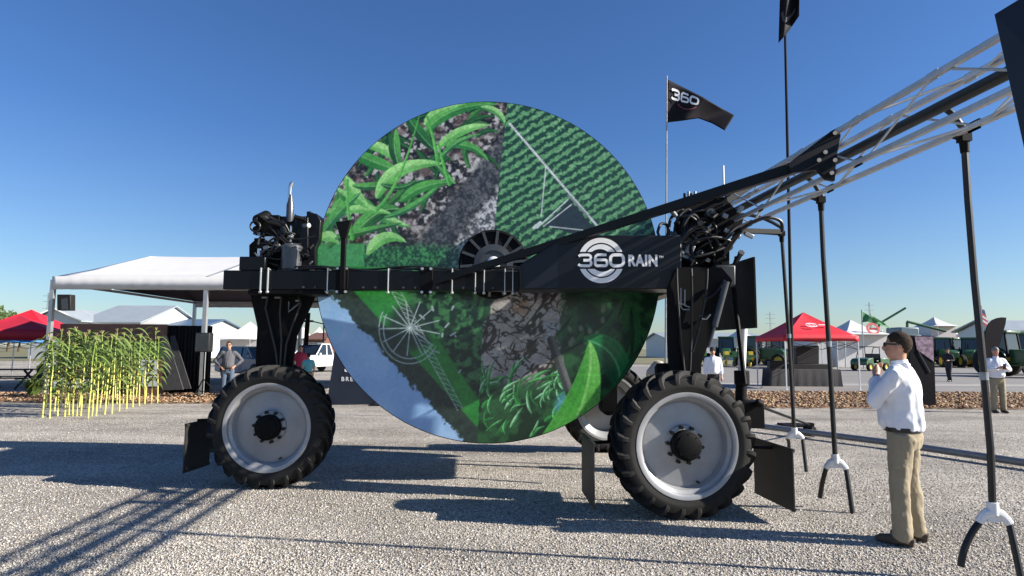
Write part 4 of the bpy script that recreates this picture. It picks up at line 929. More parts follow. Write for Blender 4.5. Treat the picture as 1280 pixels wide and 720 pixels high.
    for s in 'lr':
        k = J['wr'+s].lerp(J['el'+s], .12) if sleeves == 'long' else J['el'+s].lerp(J['sh'+s], .25)
        P = [J['sh'+s]-Vector((math.copysign(.05, J['sh'+s].x), 0, 0)), J['sh'+s], J['sh'+s].lerp(J['el'+s], .5), J['el'+s]]+([J['el'+s].lerp(k, .5), k] if sleeves == 'long' else [])
        if sleeves != 'long': P[-1] = k
        mb.tube(P, ([.085, .082, .073, .066, .06, .042] if sleeves == 'long' else [.085, .08, .07, .07]), 14)
    sh = mb.build('shirt', cols.get('shirt', M['shirtw']), t); rebake(sh, [('REMESH', dict(mode='VOXEL', voxel_size=voxel)), ('SMOOTH', dict(factor=.5, iterations=4))]); cloth(sh, folds*1.8, 9, 1.0)
    if cols.get('collar', True):
        mb = MB(); mb.lathe([(.064, 0), (.070, .0), (.066, .045), (.060, .045)], (0, .002, 1.515), (0, .12, 1), 20, closed=True); mb.build('collar', cols.get('shirt', M['shirtw']), t)
    # trousers
    mb = MB()
    mb.loft([(0, 0, .80, .165, .115), (0, -.008, .88, .180, .130), (0, 0, .955, .172, .126+belly*.3), (0, 0, .985, .168, .124+belly*.3)])
    for s in 'lr':
        hp, kn, an = J['hp'+s], J['kn'+s], J['an'+s]; mb.tube([hp, hp.lerp(kn, .45), kn, kn.lerp(an, .5), an+Vector((0, .0, .0)), an+Vector((0, .015, -.035))], [.102, .094, .08, .077, .076, .08], 16)
    tr = mb.build('trousers', cols.get('trousers', M['khaki']), t); rebake(tr, [('REMESH', dict(mode='VOXEL', voxel_size=voxel)), ('SMOOTH', dict(factor=.5, iterations=3))]); cloth(tr, folds, 9, 4.0); cloth(tr, folds*.7, 17, 8.0)
    mb = MB(); mb.lathe([(.176, 0), (.182, 0), (.182, .038), (.176, .038)], (0, 0, .948), (0, 0, 1), 32, closed=True)
    for v in mb.v: v.y *= (.134+belly*.4)/.182
    be = mb.build('belt', M['leather'], t)
    for s in 'lr':
        f = J['an'+s]; mb = MB(); f = Vector((f.x, f.y, .07))
        mb.tube([f+Vector((0, -.085, -.03)), f+Vector((0, -.02, -.02)), f+Vector((0, .08, -.03)), f+Vector((0, .17, -.038)), f+Vector((0, .2, -.045))], [.034, .046, .046, .04, .022], 12)
        for v in mb.v: v.z = max(v.z, .002)
        mb.build('shoe', cols.get('shoe', M['suede']), t)
    if phone:
        q = (J['wrl']+J['wrr'])/2; mb = MB(); mb.box(q+Vector((0, .1, .04)), (.075, .012, .15)); o = mb.build('phone', M['leather'], None)
        tag(o, phone, 'phone'); o.location = Vector(loc); o.rotation_euler = (0, 0, heading); o.scale = (H/1.8,)*3
    t.scale = (H/1.8,)*3; put(t, loc, heading)
    return t

hp = dict(shl=(-.19, 0, 1.44), ell=(-.235, .15, 1.20), wrl=(-.01, .19, 1.42), shr=(.19, .0, 1.44), elr=(.27, .0, 1.17), wrr=(.13, .10, 1.13), turn=R(10),
          hpl=(-.09, 0, .93), hpr=(.09, 0, .93), knl=(-.115, .03, .50), knr=(.11, .0, .50), anl=(-.13, .02, .09), anr=(.13, -.03, .09))
mp = gnd(1137, 679)
person('man in white shirt, khaki trousers and sunglasses seen from behind on the gravel', (mp.x, mp.y, 0), R(46), 1.84, hp, dict(shoe=M['suede']), voxel=.011, belly=.035, shades=True, folds=.010)
rm = Matrix.Rotation(R(46), 3, 'Z')
ph_ = dict(ell=(-.30, .06, 1.17), elr=(.30, .06, 1.17), wrl=(-.08, .27, 1.24), wrr=(.08, .27, 1.24), nod=-22)
g2 = gnd(1249, 516)
person('stout man in white shirt looking down at a phone beside the black feather flag', (g2.x, g2.y, 0), R(172), 1.76, ph_, dict(), voxel=.024, belly=.07, hair='greyhair', phone='dark phone held in both hands by the stout man')
g3 = gnd(1187, 477)
person('man dressed in black walking on the asphalt road', (g3.x, g3.y, 0), R(120), 1.76, dict(knl=(-.1, .14, .5), anl=(-.1, .1, .09), knr=(.1, -.05, .5), anr=(.11, -.2, .09), wrl=(-.15, .3, 1.15), wrr=(.15, .3, 1.15)), dict(shirt=M['blackshirt'], trousers=M['blackshirt'], shoe=M['leather']), voxel=.03)
g4 = at(287, 420, 20.3)
person('man in grey shirt and jeans with sunglasses, hands on hips, by the loudspeaker', (g4.x, g4.y, 0), R(195), 1.83, dict(ell=(-.40, -.03, 1.20), elr=(.40, -.03, 1.20), wrl=(-.20, .10, 1.02), wrr=(.20, .10, 1.02)), dict(shirt=M['greyshirt'], trousers=M['jeans'], shoe=M['suede']), voxel=.022, belly=.05, shades=True)
g5 = at(347, 440, 20.8)
person('person in black shirt leaning forward behind the front wheel', (g5.x, g5.y, -.0), R(150), 1.62, dict(ell=(-.26, .20, 1.2), elr=(.26, .20, 1.2), wrl=(.0, .32, 1.18), wrr=(.02, .3, 1.14), nod=-15), dict(shirt=M['blackshirt'], trousers=M['jeans']), voxel=.03, sleeves='short')
g6 = at(376, 440, 24)
person('person in red shirt standing beside the white pickup truck', (g6.x, g6.y, 0), R(200), 1.72, dict(), dict(shirt=M['redshirt'], trousers=M['jeans']), voxel=.03, sleeves='short')
g7 = at(384, 448, 22.5)
person('person in teal top in front of the red shirted person', (g7.x+.05, g7.y, 0), R(30), 1.45, dict(), dict(shirt=M['teal'], trousers=M['khaki']), voxel=.03, sleeves='short')
g8 = at(891, 450, 19)
person('person in white shirt behind the rear wheel of the machine', (g8.x, g8.y, 0), R(170), 1.72, dict(), dict(shirt=M['shirtw'], trousers=M['blackshirt']), voxel=.03, cap='blackshirt')

# ---------------------------------------------------------------- corn display on the left
def corn(h, seed):
    q = random.Random(seed); t = thing('corn_plant', 'x', 'corn plant')
    mb = MB(); P = [Vector((.02*math.sin(k*1.3+seed)*(k/8), .015*math.cos(k+seed)*(k/8), h*k/8)) for k in range(9)]
    mb.tube(P[:6], [.018, .017, .016, .015, .014, .013], 8); mb.build('stalk', M['stalky'], t)
    mb = MB(); mb.tube(P[5:], [.0132, .012, .010, .007], 8); mb.build('upper_stalk', M['stalkg'], t)
    lf = MB(); az = q.uniform(0, 6.28)
    for k in range(19):
        z = h*(.30+.68*k/18); az += math.pi+q.uniform(-.5, .5); L = q.uniform(.30, .52); e = Vector((math.cos(az), math.sin(az), 0)); s = Vector((-e.y, e.x, 0)); up = q.uniform(.5, 1.1)
        vs = []; n = 9
        for i in range(n+1):
            u = i/n; c = Vector((0, 0, z))+e*(L*(u*.9))+Vector((0, 0, L*(up*u-1.15*u*u*(.7+up*.5)))); wd = .045*(math.sin(math.pi*min(1, u*.9+.1))**.6)*(1-u*.35); tw = s*wd*math.cos(u*1.4)+Vector((0, 0, wd*math.sin(u*1.4)*.7))
            vs += [c-tw, c-Vector((0, 0, wd*.25)), c+tw]
        fs = []
        for i in range(n): a = 3*i; fs += [(a, a+1, a+4, a+3), (a+1, a+2, a+5, a+4)]
        lf.add(vs, fs)
    lf.build('leaves', M['leaf'], t, sharp=60)
    ts = MB()
    for k in range(5): a = k*1.257+seed; ts.cyl((0, 0, h*.98), (math.cos(a)*.035, math.sin(a)*.035, h*.98+.09), .0035, 5)
    ts.build('tassel', M['tassel'], t)
    return t
protos = [corn(h, s) for h, s in ((2.0, 1), (1.9, 2), (2.08, 3), (1.82, 4))]
used = [False]*4; cg = 'corn plants in the roadside display'
bases = [(53, 522, 0), (62, 523, 0), (72, 520, 0), (81, 521, 0), (86, 520, 0), (91, 520, 0), (96, 520, 0), (101, 520, 0), (110, 523, 0), (115, 520, 0), (120, 520, 0), (131, 518, 0), (140, 517, 0), (149, 514, 0), (158, 511, 0), (166, 509, 0), (174, 507, 0), (181, 505, 0), (189, 504, 0), (197, 504, 0),
         (57, 512, 0), (68, 514, 0), (76, 510, 0), (84, 509, 0), (99, 509, 0), (107, 511, 0), (114, 508, 0), (125, 509, 0), (135, 506, 0), (146, 505, 0), (154, 504, 0), (163, 502, 0), (66, 500, 1), (78, 501, 1), (92, 500, 1), (106, 501, 1), (118, 500, 1), (130, 500, 1), (144, 500, 1), (158, 499, 1), (170, 499, 1), (182, 499, 1)]
for i, (px, py, back) in enumerate(bases):
    g = gnd(px, py); k = (i*7) % 4; o = protos[k] if not used[k] else copy_tree(protos[k]); used[k] = True
    lab = 'leafy corn plant in the shaded back row before the brown board' if back else 'leafy corn plant with yellow lower stem in the front row of the display'
    if i == 0: lab = 'leftmost corn plant of the display row, beside the white tent leg'
    if i == 19: lab = 'tall corn plant at the right end of the display row, bare beside the black backdrop'
    put(o, (g.x, g.y, 0), random.uniform(0, 6.28), lab, cg, random.uniform(.93, 1.05)); o.rotation_euler.x = random.uniform(-.05, .05); o.rotation_euler.y = random.uniform(-.05, .05)
def bush(label, loc, h, r, seed, n=150):
    q = random.Random(seed); t = thing('bush', label, 'bush', (0, 0, 0)); mb = MB(); s = MB()
    for k in range(n):
        a = q.uniform(0, 6.28); l = h*q.uniform(.6, 1.15); rr = r*q.uniform(.3, 1.1); e = Vector((math.cos(a), math.sin(a), 0)); w_ = Vector((-e.y, e.x, 0))*.025
        p = [e*.05, e*rr*.45+Vector((0, 0, l*.7)), e*rr+Vector((0, 0, l*.75))]; mb.add([p[0]-w_*.3, p[0]+w_*.3, p[1]+w_, p[2], p[1]-w_], [(0, 1, 2, 4), (4, 2, 3)])
    mb.build('foliage', M['leaf'], t); s.cyl((0, 0, 0), (0, 0, h*.4), .03, 8); s.build('stem', M['stalkg'], t); put(t, loc); return t
g = gnd(41, 497); bush('low leafy green bush left of the white tent leg', (g.x, g.y, 0), .75, .65, 3)

# ---------------------------------------------------------------- white frame tent
tw = thing('frame_tent', 'long white frame tent with gable roof and scalloped valance behind the corn', 'tent', (-11, 25, 0))
FL = at(66, 346, 21.0); eave = FL.z; val = .42; x0 = FL.x; x1 = x0+15.6; yF, yB = 21.0, 30.5; yM = 25.75; rz = at(185, 320, 25.75).z
mb = MB(); nx = 36; rowsy = [(yF, eave), (yF+1.6, eave+(rz-eave)*.31), (yF+3.2, eave+(rz-eave)*.66), (yM, rz), (yB-3.2, eave+(rz-eave)*.66), (yB-1.6, eave+(rz-eave)*.31), (yB, eave)]
vs = []; fs = []
for i in range(nx+1):
    for (y, z) in rowsy:
        sag = .035*math.sin(math.pi*((i % 12)/12))*(0 if y in (yF, yB) else 1); vs.append((x0+(x1-x0)*i/nx+(.5*(1-abs(y-yM)/4.75) if i == 0 else 0), y, z-sag))
m_ = len(rowsy)
for i in range(nx):
    for j in range(m_-1): a = i*m_+j; fs.append((a, a+m_, a+m_+1, a+1))
mb.add(vs, fs); cp = mb.build('canopy', M['tentwhite'], tw, sharp=50); cp.modifiers.new('t', 'SOLIDIFY').thickness = .03
mb = MB(); n = 120
for (ya, xa, xb) in ((yF-.02, x0, x1), (yB+.02, x0, x1)):
    mb = MB(); vs = []; fs = []
    for i in range(n+1):
        x = xa+(xb-xa)*i/n; yy = ya+.004*math.sin(i*1.9)*(1 if ya == yF-.02 else -1); vs += [(x, ya, eave+.02), (x, yy, eave-val-.008*abs(math.sin(i*.8)))]
    for i in range(n): fs.append((2*i, 2*i+1, 2*i+3, 2*i+2))
    mb.add(vs, fs); va = mb.build('valance', M['tentwhite'], tw); va.modifiers.new('t', 'SOLIDIFY').thickness = .015
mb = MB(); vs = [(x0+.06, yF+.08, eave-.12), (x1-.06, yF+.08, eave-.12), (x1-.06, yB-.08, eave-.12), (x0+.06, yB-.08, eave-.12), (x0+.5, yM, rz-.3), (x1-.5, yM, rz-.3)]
mb.add(vs, [(0, 1, 5, 4), (2, 3, 4, 5), (0, 4, 3), (1, 2, 5)]); li = mb.build('underside_shade', M['undershade'], tw); li.modifiers.new('t', 'SOLIDIFY').thickness = .02  # added dark sheet under the roof, its colour paints the shaded underside
for i in (1, 2):
    mb = MB(); xx = x0+5.2*i; mb.cyl((xx, yF-.01, eave+.03), (xx, yM, rz+.03), .018, 6); mb.cyl((xx, yM, rz+.03), (xx, yB, eave+.03), .018, 6); mb.build('roof_seam', M['galv'], tw)
for i in range(4):
    for y in (yF, yB):
        xx = x0+5.2*i; mb = MB(); mb.box((xx, y+.05, (eave-.1)/2), (.13, .13, eave-.1)); mb.box((xx, y+.05, .01), (.3, .3, .02)); mb.build('leg', M['alu'], tw)
mb = MB(); mb.bar((x0, yF+.05, eave-.2), (x1, yF+.05, eave-.2), .06, .1); mb.bar((x0, yF, eave-.2), (x0, yB, eave-.2), .06, .1); mb.bar((x0, yB, eave-.2), (x1, yB, eave-.2), .06, .1); mb.build('eave_rail', M['alu'], tw)
mb = MB(); px_prism(mb, [(71, 368), (88, 368), (88, 388), (71, 388)], 20.85, .25); o = mb.build('monitor', M['speaker'], None, bevel=.02); tag(o, 'small dark screen hung on the front left leg of the white tent', 'monitor')
mb = MB(); px_prism(mb, [(76, 374), (84, 372), (85, 387), (77, 387)], 20.845, .01); s_ = mb.build('screen', mat('screen glass', (.05, .055, .06), .15), o)
# inside the tent
bd = thing('display_wall', 'long brown printed display wall standing behind the corn plants', 'display wall', (-13, 21.6, 0))
wz = at(130, 405, 21.6).z; wx0, wx1 = at(72, 450, 21.6).x, at(206, 450, 21.6).x
mb = MB(); mb.box(((wx0+wx1)/2, 21.63, wz/2), (wx1-wx0, .06, wz)); mb.build('board', M['brown'], bd)
mb = MB(); px_prism(mb, [(170, 428), (203, 428), (203, 448), (170, 448)], 21.585, .01); px_prism(mb, [(78, 432), (165, 432), (165, 455), (78, 455)], 21.585, .01); mb.build('field_picture', mat('printed field', (.06, .15, .04), .5, 0, .5, 3), bd)
mb = MB(); px_prism(mb, [(176, 450), (197, 450), (197, 468), (176, 468)], 21.58, .01); px_prism(mb, [(178, 470), (197, 470), (197, 483), (178, 483)], 21.58, .01); px_prism(mb, [(66, 473), (116, 473), (116, 484), (66, 484)], 21.58, .01); mb.build('white_panel', M['whiteplastic'], bd)
mb = MB(); px_prism(mb, [(180, 457), (184, 453), (190, 458), (194, 463), (189, 461), (184, 458)], 21.57, .006); mb.build('printed_mark', M['grey'], bd)
def curtain(name, label, pa, pb, h, m, fold=.05, k=26):
    n = 160; vs = []; fs = []; pa, pb = Vector(pa), Vector(pb); d = (pb-pa); nn_ = Vector((d.y, -d.x, 0)).normalized()
    for i in range(n+1):
        p = pa+d*i/n+nn_*fold*math.sin(2*math.pi*k*i/n+.7*math.sin(i*.21)); vs += [(p.x, p.y, .01), (p.x, p.y, h)]
    for i in range(n): fs.append((2*i, 2*i+2, 2*i+3, 2*i+1))
    mb = MB(); mb.add(vs, fs); o = mb.build(name, m, None); o.modifiers.new('t', 'SOLIDIFY').thickness = .015; return tag(o, label, 'curtain')
a, b = at(203, 450, 22.2), at(264, 450, 22.6); curtain('backdrop_curtain', 'tall black backdrop curtain under the white tent behind the loudspeaker', (a.x, a.y, 0), (b.x, b.y, 0), at(230, 407, 22.4).z, M['cloth'], .04, 14)
mb = MB(); a = at(205, 450, 21.2); pts = [at(203, 420, 21.2), at(208, 419, 21.2), at(229, 487, 21.0), at(203, 488, 21.0)]
for p in pts: p.z = max(p.z, .01)
mb.prism(pts, (0, .05, 0)); mb.prism([p+Vector((0, .5, 0)) for p in pts], (0, .04, 0)); tag(mb.build('sandwich_board', M['greycloth'], None), 'dark grey leaning board beside the black backdrop', 'board')
def speaker_(px, py0, py1, Y, label):
    a = at(px, py0, Y); b = at(px, py1, Y); mb = MB(); h = a.z-b.z; o = thing('loudspeaker', label, 'loudspeaker', (a.x, Y, b.z)); mb.prism([(a.x-.24, Y-.2, b.z), (a.x+.24, Y-.2, b.z), (a.x+.18, Y+.2, b.z), (a.x-.18, Y+.2, b.z)], (0, 0, h)); mb.build('cabinet', M['speaker'], o, bevel=.03)
    mb = MB(); mb.box((a.x, Y-.205, b.z+h/2), (.42, .015, h*.92)); mb.build('grille', M['grey'], o)
    s = thing('speaker_stand', 'black tripod stand carrying the loudspeaker by the tent leg', 'stand', (a.x, Y, 0)); mb = MB(); mb.cyl((a.x, Y, .12), (a.x, Y, b.z), .022, 10); mb.build('pole', M['blackmatt'], s)
    for k in range(3):
        t = 2*math.pi*k/3+.4; mb = MB(); mb.cyl((a.x, Y, .62), (a.x+.52*math.cos(t), Y+.52*math.sin(t), .015), .016, 8); mb.cyl((a.x, Y, .2), (a.x+.3*math.cos(t), Y+.3*math.sin(t), .26), .01, 6); mb.build('leg', M['blackmatt'], s)
speaker_(257, 416, 440, 20.6, 'black loudspeaker on tripod stand beside the white tent leg')

# ---------------------------------------------------------------- pop-up canopies
def popup(label, cx, cy, w_, eave, peak, vh, m, legm, rot=0.0):
    t = thing('pop_up_canopy', label, 'canopy', (0, 0, 0), 'red pop-up canopies'); h = w_/2; mb = MB(); n = 8; vs = []; fs = []
    cs = [(-h, -h), (h, -h), (h, h), (-h, h)]
    for s in range(4):
        A, B = Vector((*cs[s], 0)), Vector((*cs[(s+1) % 4], 0)); o = len(vs)
        for j in range(n+1):
            u = j/n
            for i in range(n+1):
                p = A.lerp(B, i/n)*(1-u); z = eave+vh+(peak-eave-vh)*(u**1.12)-.05*math.sin(math.pi*i/n)*math.sin(math.pi*u); vs.append((p.x, p.y, z))
        for j in range(n):
            for i in range(n): a = o+j*(n+1)+i; fs.append((a, a+1, a+n+2, a+n+1))
    mb.add(vs, fs); c = mb.build('canopy_top', m, t, sharp=25); c.modifiers.new('t', 'SOLIDIFY').thickness = .012
    mb = MB()
    for s in range(4):
        A, B = Vector((*cs[s], 0)), Vector((*cs[(s+1) % 4], 0)); k = 20; vs = []; fs = []
        for i in range(k+1):
            p = A.lerp(B, i/k); vs += [(p.x, p.y, eave+vh), (p.x*1.004, p.y*1.004, eave+.03*math.sin(math.pi*i/k))]
        for i in range(k): fs.append((2*i, 2*i+1, 2*i+3, 2*i+2))
        mb.add(vs, fs)
    v = mb.build('valance', m, t); v.modifiers.new('t', 'SOLIDIFY').thickness = .01
    for x, y in cs:
        mb = MB(); x *= .985; y *= .985; mb.box((x, y, eave/2+.1), (.045, .045, eave+.2)); mb.box((x, y, .01), (.12, .12, .02)); mb.build('leg', legm, t)
    for s in range(4):
        A, B = Vector((*cs[s], eave-.05))*.985, Vector((*cs[(s+1) % 4], eave-.05))*.985; mb = MB(); A.z = B.z = eave; C_ = (A+B)/2
        for a, b in ((A, C_-Vector((0, 0, .35))), (C_-Vector((0, 0, .35)), B), (A-Vector((0, 0, .35)), C_), (C_, B-Vector((0, 0, .35)))): mb.bar(a, b, .012, .02)
        mb.build('scissor_truss', M['grey'], t)
    put(t, (cx, cy, 0), rot); return t
rc = popup('bright red pop-up canopy on white legs right of the machine, over a black table', 12.95, 27.7, 3.1, 2.02, 3.32, .22, M['red'], M['whiteplastic'])
def emblem(parent, org, ux_, uy_, k):
    mb = MB(); n = 28
    for r0, r1, a0, a1 in ((.75, 1, .3, 2.8), (.75, 1, 3.4, 6.0), (.4, .6, .5, 2.6), (.4, .6, 3.6, 5.8)):
        vs = []; fs = []
        for i in range(n+1):
            a = a0+(a1-a0)*i/n
            for r in (r0, r1): vs.append(org+ux_*(k*r*math.cos(a))+uy_*(k*.62*r*math.sin(a)))
        for i in range(n): fs.append((2*i, 2*i+1, 2*i+3, 2*i+2))
        mb.add(vs, fs)
    mb.add([org+ux_*x+uy_*y for x, y in ((k*1.2, -.05*k), (k*3, -.05*k), (k*3, .18*k), (k*1.2, .18*k))], [(0, 1, 2, 3)])
    return mb.build('canopy_emblem', M['whiteplastic'], parent)
sl = Vector((0, 1.55, 1.08)).normalized(); emblem(rc, Vector((-.12, -1.55*.62, 2.24+1.08*.36+.09)), Vector((1, 0, 0)), sl, .26)
lr = popup('red pop-up canopy at the left edge of the photo, over picnic tables', at(2, 430, 25.5).x, 26.3, 3.0, 1.88, 2.95, .42, M['darkred'], M['alu'], R(25))
lr2 = popup('brighter red pop-up canopy just behind the one at the left edge', at(16, 430, 30).x, 31, 2.9, 2.3, 3.45, .25, M['red'], M['alu'], R(10))
def table(label, pts, h, m, items=()):
    t = thing('display_table', label, 'table', (pts[0][0], pts[0][1], 0)); mb = MB(); n = 30; vs = []; fs = []
    (xa, ya), (xb, yb) = pts; loop = [(xa, ya), (xb, ya), (xb, yb), (xa, yb)]; P = []
    for s in range(4):
        a, b = loop[s], loop[(s+1) % 4]
        for i in range(n): P.append((a[0]+(b[0]-a[0])*i/n, a[1]+(b[1]-a[1])*i/n))
    cx, cy = (xa+xb)/2, (ya+yb)/2; N = len(P)
    for i, (x, y) in enumerate(P):
        f = 1.03+.035*math.sin(i*1.7)+.02*math.sin(i*.6); vs += [(cx+(x-cx)*f, cy+(y-cy)*f, .01), (x, y, h-.02), (cx+(x-cx)*.98, cy+(y-cy)*.98, h)]
    for i in range(N): a, b = 3*i, 3*((i+1) % N); fs += [(a, b, b+1, a+1), (a+1, b+1, b+2, a+2)]
    fs.append(tuple(3*i+2 for i in range(N))); mb.add(vs, fs); mb.build('cloth', m, t); return t
a = gnd(964, 483); b = gnd(1048, 483); ty = a.y; table('black cloth covered table under the bright red canopy', ((a.x, ty), (b.x, ty+.9)), .78, M['greycloth'])
for (x0_, x1_, y0_, y1_, dy, lab) in ((963, 985, 451, 463, .3, 'low black case at the left end of the cloth covered table'), (985, 1036, 455, 464, .25, 'wide black box in the middle of the cloth covered table'), (996, 1024, 432, 455, .35, 'dark screen standing on the wide black box')):
    mb = MB(); px_prism(mb, [(x0_, y1_), (x1_, y1_), (x1_, y0_), (x0_, y0_)], ty+dy, .4); tag(mb.build('box' if 'screen' not in lab else 'screen', M['speaker'], None, bevel=.02), lab, 'box' if 'screen' not in lab else 'screen')
def picnic(label, x, y, m):
    t = thing('picnic_table', label, 'table', (0, 0, 0)); mb = MB()
    for k in range(4): mb.box((0, -.3+.2*k, .74), (1.8, .18, .04))
    mb.build('tabletop', m, t)
    for s in (-1, 1):
        mb = MB(); mb.box((0, s*.72, .44), (1.8, .26, .04)); mb.build('bench', m, t); mb = MB(); mb.bar((s*.7, -.75, .02), (s*.7, .25, .72), .06, .06); mb.bar((s*.7, .75, .02), (s*.7, -.25, .72), .06, .06); mb.bar((s*.7, -.75, .4), (s*.7, .75, .4), .05, .05); mb.build('leg_frame', m, t)
    put(t, (x, y, 0), .15); return t
dk = mat('dark bench wood', (.03, .03, .034), .6, 0, .2, 5)
p = at(10, 470, 24.5); picnic('dark slatted picnic table under the left red canopy', p.x, p.y, dk)
p = at(38, 440, 31); mb = MB(); n = 16; vs = [(p.x, p.y, 2.35)]
for i in range(n): a_ = 2*math.pi*i/n; vs.append((p.x+1.3*math.cos(a_), p.y+1.3*math.sin(a_), 1.85-.08*(i % 2)))
um = thing('parasol', 'blue parasol behind the left red canopy', 'parasol', (p.x, p.y, 0)); mb.add(vs, [(0, 1+i, 1+(i+1) % n) for i in range(n)]); o = mb.build('parasol_cover', M['bluetarp'], um); o.modifiers.new('t', 'SOLIDIFY').thickness = .01
mb = MB(); mb.cyl((p.x, p.y, 0), (p.x, p.y, 2.35), .025, 8); mb.build('pole', M['alu'], um)
p = at(58, 460, 24); mb = MB(); mb.lathe([(.0, 0), (.26, 0), (.30, .8), (.31, .82), (.31, .9), (.2, .98), (0, 1.0)], (p.x, p.y, 0), (0, 0, 1), 20); tag(mb.build('trash_can', M['speaker'], None), 'dark round trash can left of the white tent leg', 'trash can')

# ---------------------------------------------------------------- banners and flags
bn = thing('floor_banner', 'dark navy standing banner with white lettering, half hidden by the reel', 'banner', (0, 0, 0))
mb = MB(); BY = 18.4; c = [at(409, 490, BY), at(470, 490, BY), at(470, 418, BY), at(421, 418, BY)]
for p in c[:2]: p.z = .02
mb.prism(c, (0, .06, 0)); mb.build('panel', mat('navy banner', (.012, .018, .035), .5, 0, .2, 2), bn); mb = MB(); X1 = Vector((1, 0, 0)); Z1 = Vector((0, 0, 1))
text_on(mb, '360', at(430, 459, BY-.01), X1, Z1, .42, sx=1.35, bold=.012, align='LEFT'); text_on(mb, 'BREAKTHROUGH', at(426.5, 474, BY-.01), X1, Z1, .17, spacing=1.35, bold=.003, align='LEFT'); mb.build('banner_lettering', M['whitevinyl'], bn)
for p in (c[0], c[1]):
    mb = MB(); mb.box((p.x, BY+.03, .01), (.3, .6, .02)); mb.build('foot', M['blackmatt'], bn)
def flag_sheet(top, bot, Y, wave, nu=40, nv=14):
    def S(u, v):
        def pl(P, u):
            k = min(int(u*(len(P)-1)), len(P)-2); f = u*(len(P)-1)-k; f = f; return (P[k][0]*(1-f)+P[k+1][0]*f, P[k][1]*(1-f)+P[k+1][1]*f)
        a, b = pl(top, u), pl(bot, u); return at(a[0]*(1-v)+b[0]*v, a[1]*(1-v)+b[1]*v, Y+wave*math.sin(u*9+v*2.2)*u**.5)
    vs = [S(i/nu, j/nv) for i in range(nu+1) for j in range(nv+1)]; fs = [(i*(nv+1)+j, (i+1)*(nv+1)+j, (i+1)*(nv+1)+j+1, i*(nv+1)+j+1) for i in range(nu) for j in range(nv)]
    return vs, fs, S
f1 = thing('flagpole', 'slim pole flying a dark flag with 360 on it above the reel', 'flagpole', (at(832, 470, 19).x, 19, 0))
mb = MB(); t0 = at(833.5, 95, 19); mb.cyl((at(830.5, 440, 19).x, 19, 0), t0, .035, 10, .02); mb.build('pole', M['galv'], f1)
vs, fs, S = flag_sheet([(834, 99), (856, 110), (878, 121), (898, 133), (918, 144)], [(834, 153), (852, 151), (873, 148), (890, 154), (906, 163)], 19, .22)
mb = MB(); mb.add(vs, fs); fl = mb.build('flag', M['flagblack'], f1); fl.modifiers.new('t', 'SOLIDIFY').thickness = .008
mb = MB(); wide360(mb, None, None, None, 1, 1, xmap=lambda x, y: S(.06+.40*x, .46-y*.30)+Vector((0, -.035, 0)))
mb.build('flag_lettering', M['whitevinyl'], fl)
mb = MB(); n = 24
for (r0, r1, a0, a1) in ((.13, .155, 3.5, 6.0),):
    vs = []; ff = []
    for i in range(n+1):
        a = a0+(a1-a0)*i/n
        for r in (r0, r1): vs.append(S(.30+r*math.cos(a), .46-1.3*r*math.sin(a))+Vector((0, -.03, 0)))
    for i in range(n): ff.append((2*i, 2*i+1, 2*i+3, 2*i+2))
    mb.add(vs, ff)
mb.build('flag_ring', mat('faded red print', (.16, .03, .05), .7), fl)
f2 = thing('flagpole', 'tall pole with a drooping dark flag cut off by the top of the photo', 'flagpole', (at(988, 430, 14).x, 14, 0))
mb = MB(); mb.cyl((at(988, 430, 14).x, 14, 0), at(979, -70, 14), .04, 10, .025); mb.build('pole', M['flagblack'], f2); b0 = at(988, 440, 14); mb = MB(); mb.box((b0.x, 14, .02), (.5, .5, .04)); mb.build('base_plate', M['blackmatt'], f2)
vs, fs, S = flag_sheet([(977, -78), (985, -72), (994, -60), (1001, -48)], [(973, 54), (980, 46), (990, 33), (999, 20)], 13.95, .12)
mb = MB(); mb.add(vs, fs); fl = mb.build('flag', M['flagblack'], f2); fl.modifiers.new('t', 'SOLIDIFY').thickness = .01
mb = MB(); vs = []; ff = []
for i in range(25):
    a = 3.3+2.6*i/24
    for r in (.28, .40): vs.append(S(.5+r*math.cos(a)*1.1, .72-.42*r*math.sin(a)-.02)+Vector((0, -.03, 0)))
for i in range(24): ff.append((2*i, 2*i+1, 2*i+3, 2*i+2))
mb.add(vs, ff); mb.build('flag_ring', M['greycloth'], fl)
def feather(label, px, Y, outl, m, base_py):
    t = thing('feather_flag', label, 'flag', (at(px, base_py, Y).x, Y, 0)); mb = MB(); mb.prism([at(x, y, Y) for x, y in outl], (0, .02, 0)); mb.build('flag', m, t); b = at(px, base_py, Y); mb = MB()
    pts = [Vector((b.x, Y+.03, 0))]+[at(x, y, Y+.03) for x, y in (outl[0], outl[1], outl[2], outl[3])]; mb.tube(pts, .02, 8); mb.build('pole', M['blackmatt'], t); mb = MB(); mb.box((b.x, Y, .02), (.5, .08, .04)); mb.box((b.x, Y, .02), (.08, .5, .03)); mb.build('base', M['blackmatt'], t); return t
ff1 = feather('black curved feather flag behind the stout man', 1233, 22.5, [(1231, 448), (1231, 424), (1232.5, 412), (1236, 404), (1240, 400), (1246, 397.5), (1252, 396.6), (1258, 397), (1257, 405), (1253, 419), (1249, 434), (1245, 448)], M['flagblack'], 470)
feather('slim black feather flag seen between the front leg and the reel', 382, 30, [(380, 432), (381, 412), (383, 394), (384, 391), (388, 391), (387, 405), (385, 432)], M['flagblack'], 450)
us = thing('flagpole', 'pole with a furled red white and blue flag behind the black feather flag', 'flagpole', (0, 0, 0)); mb = MB(); mb.cyl((at(1227.5, 450, 60).x, 60, 0), at(1226.5, 382, 60), .05, 8); mb.build('pole', M['galv'], us)
mb = MB(); ms_ = [M['redtrim'], M['whiteplastic'], mat('flag blue', (.03, .05, .16), .7)]
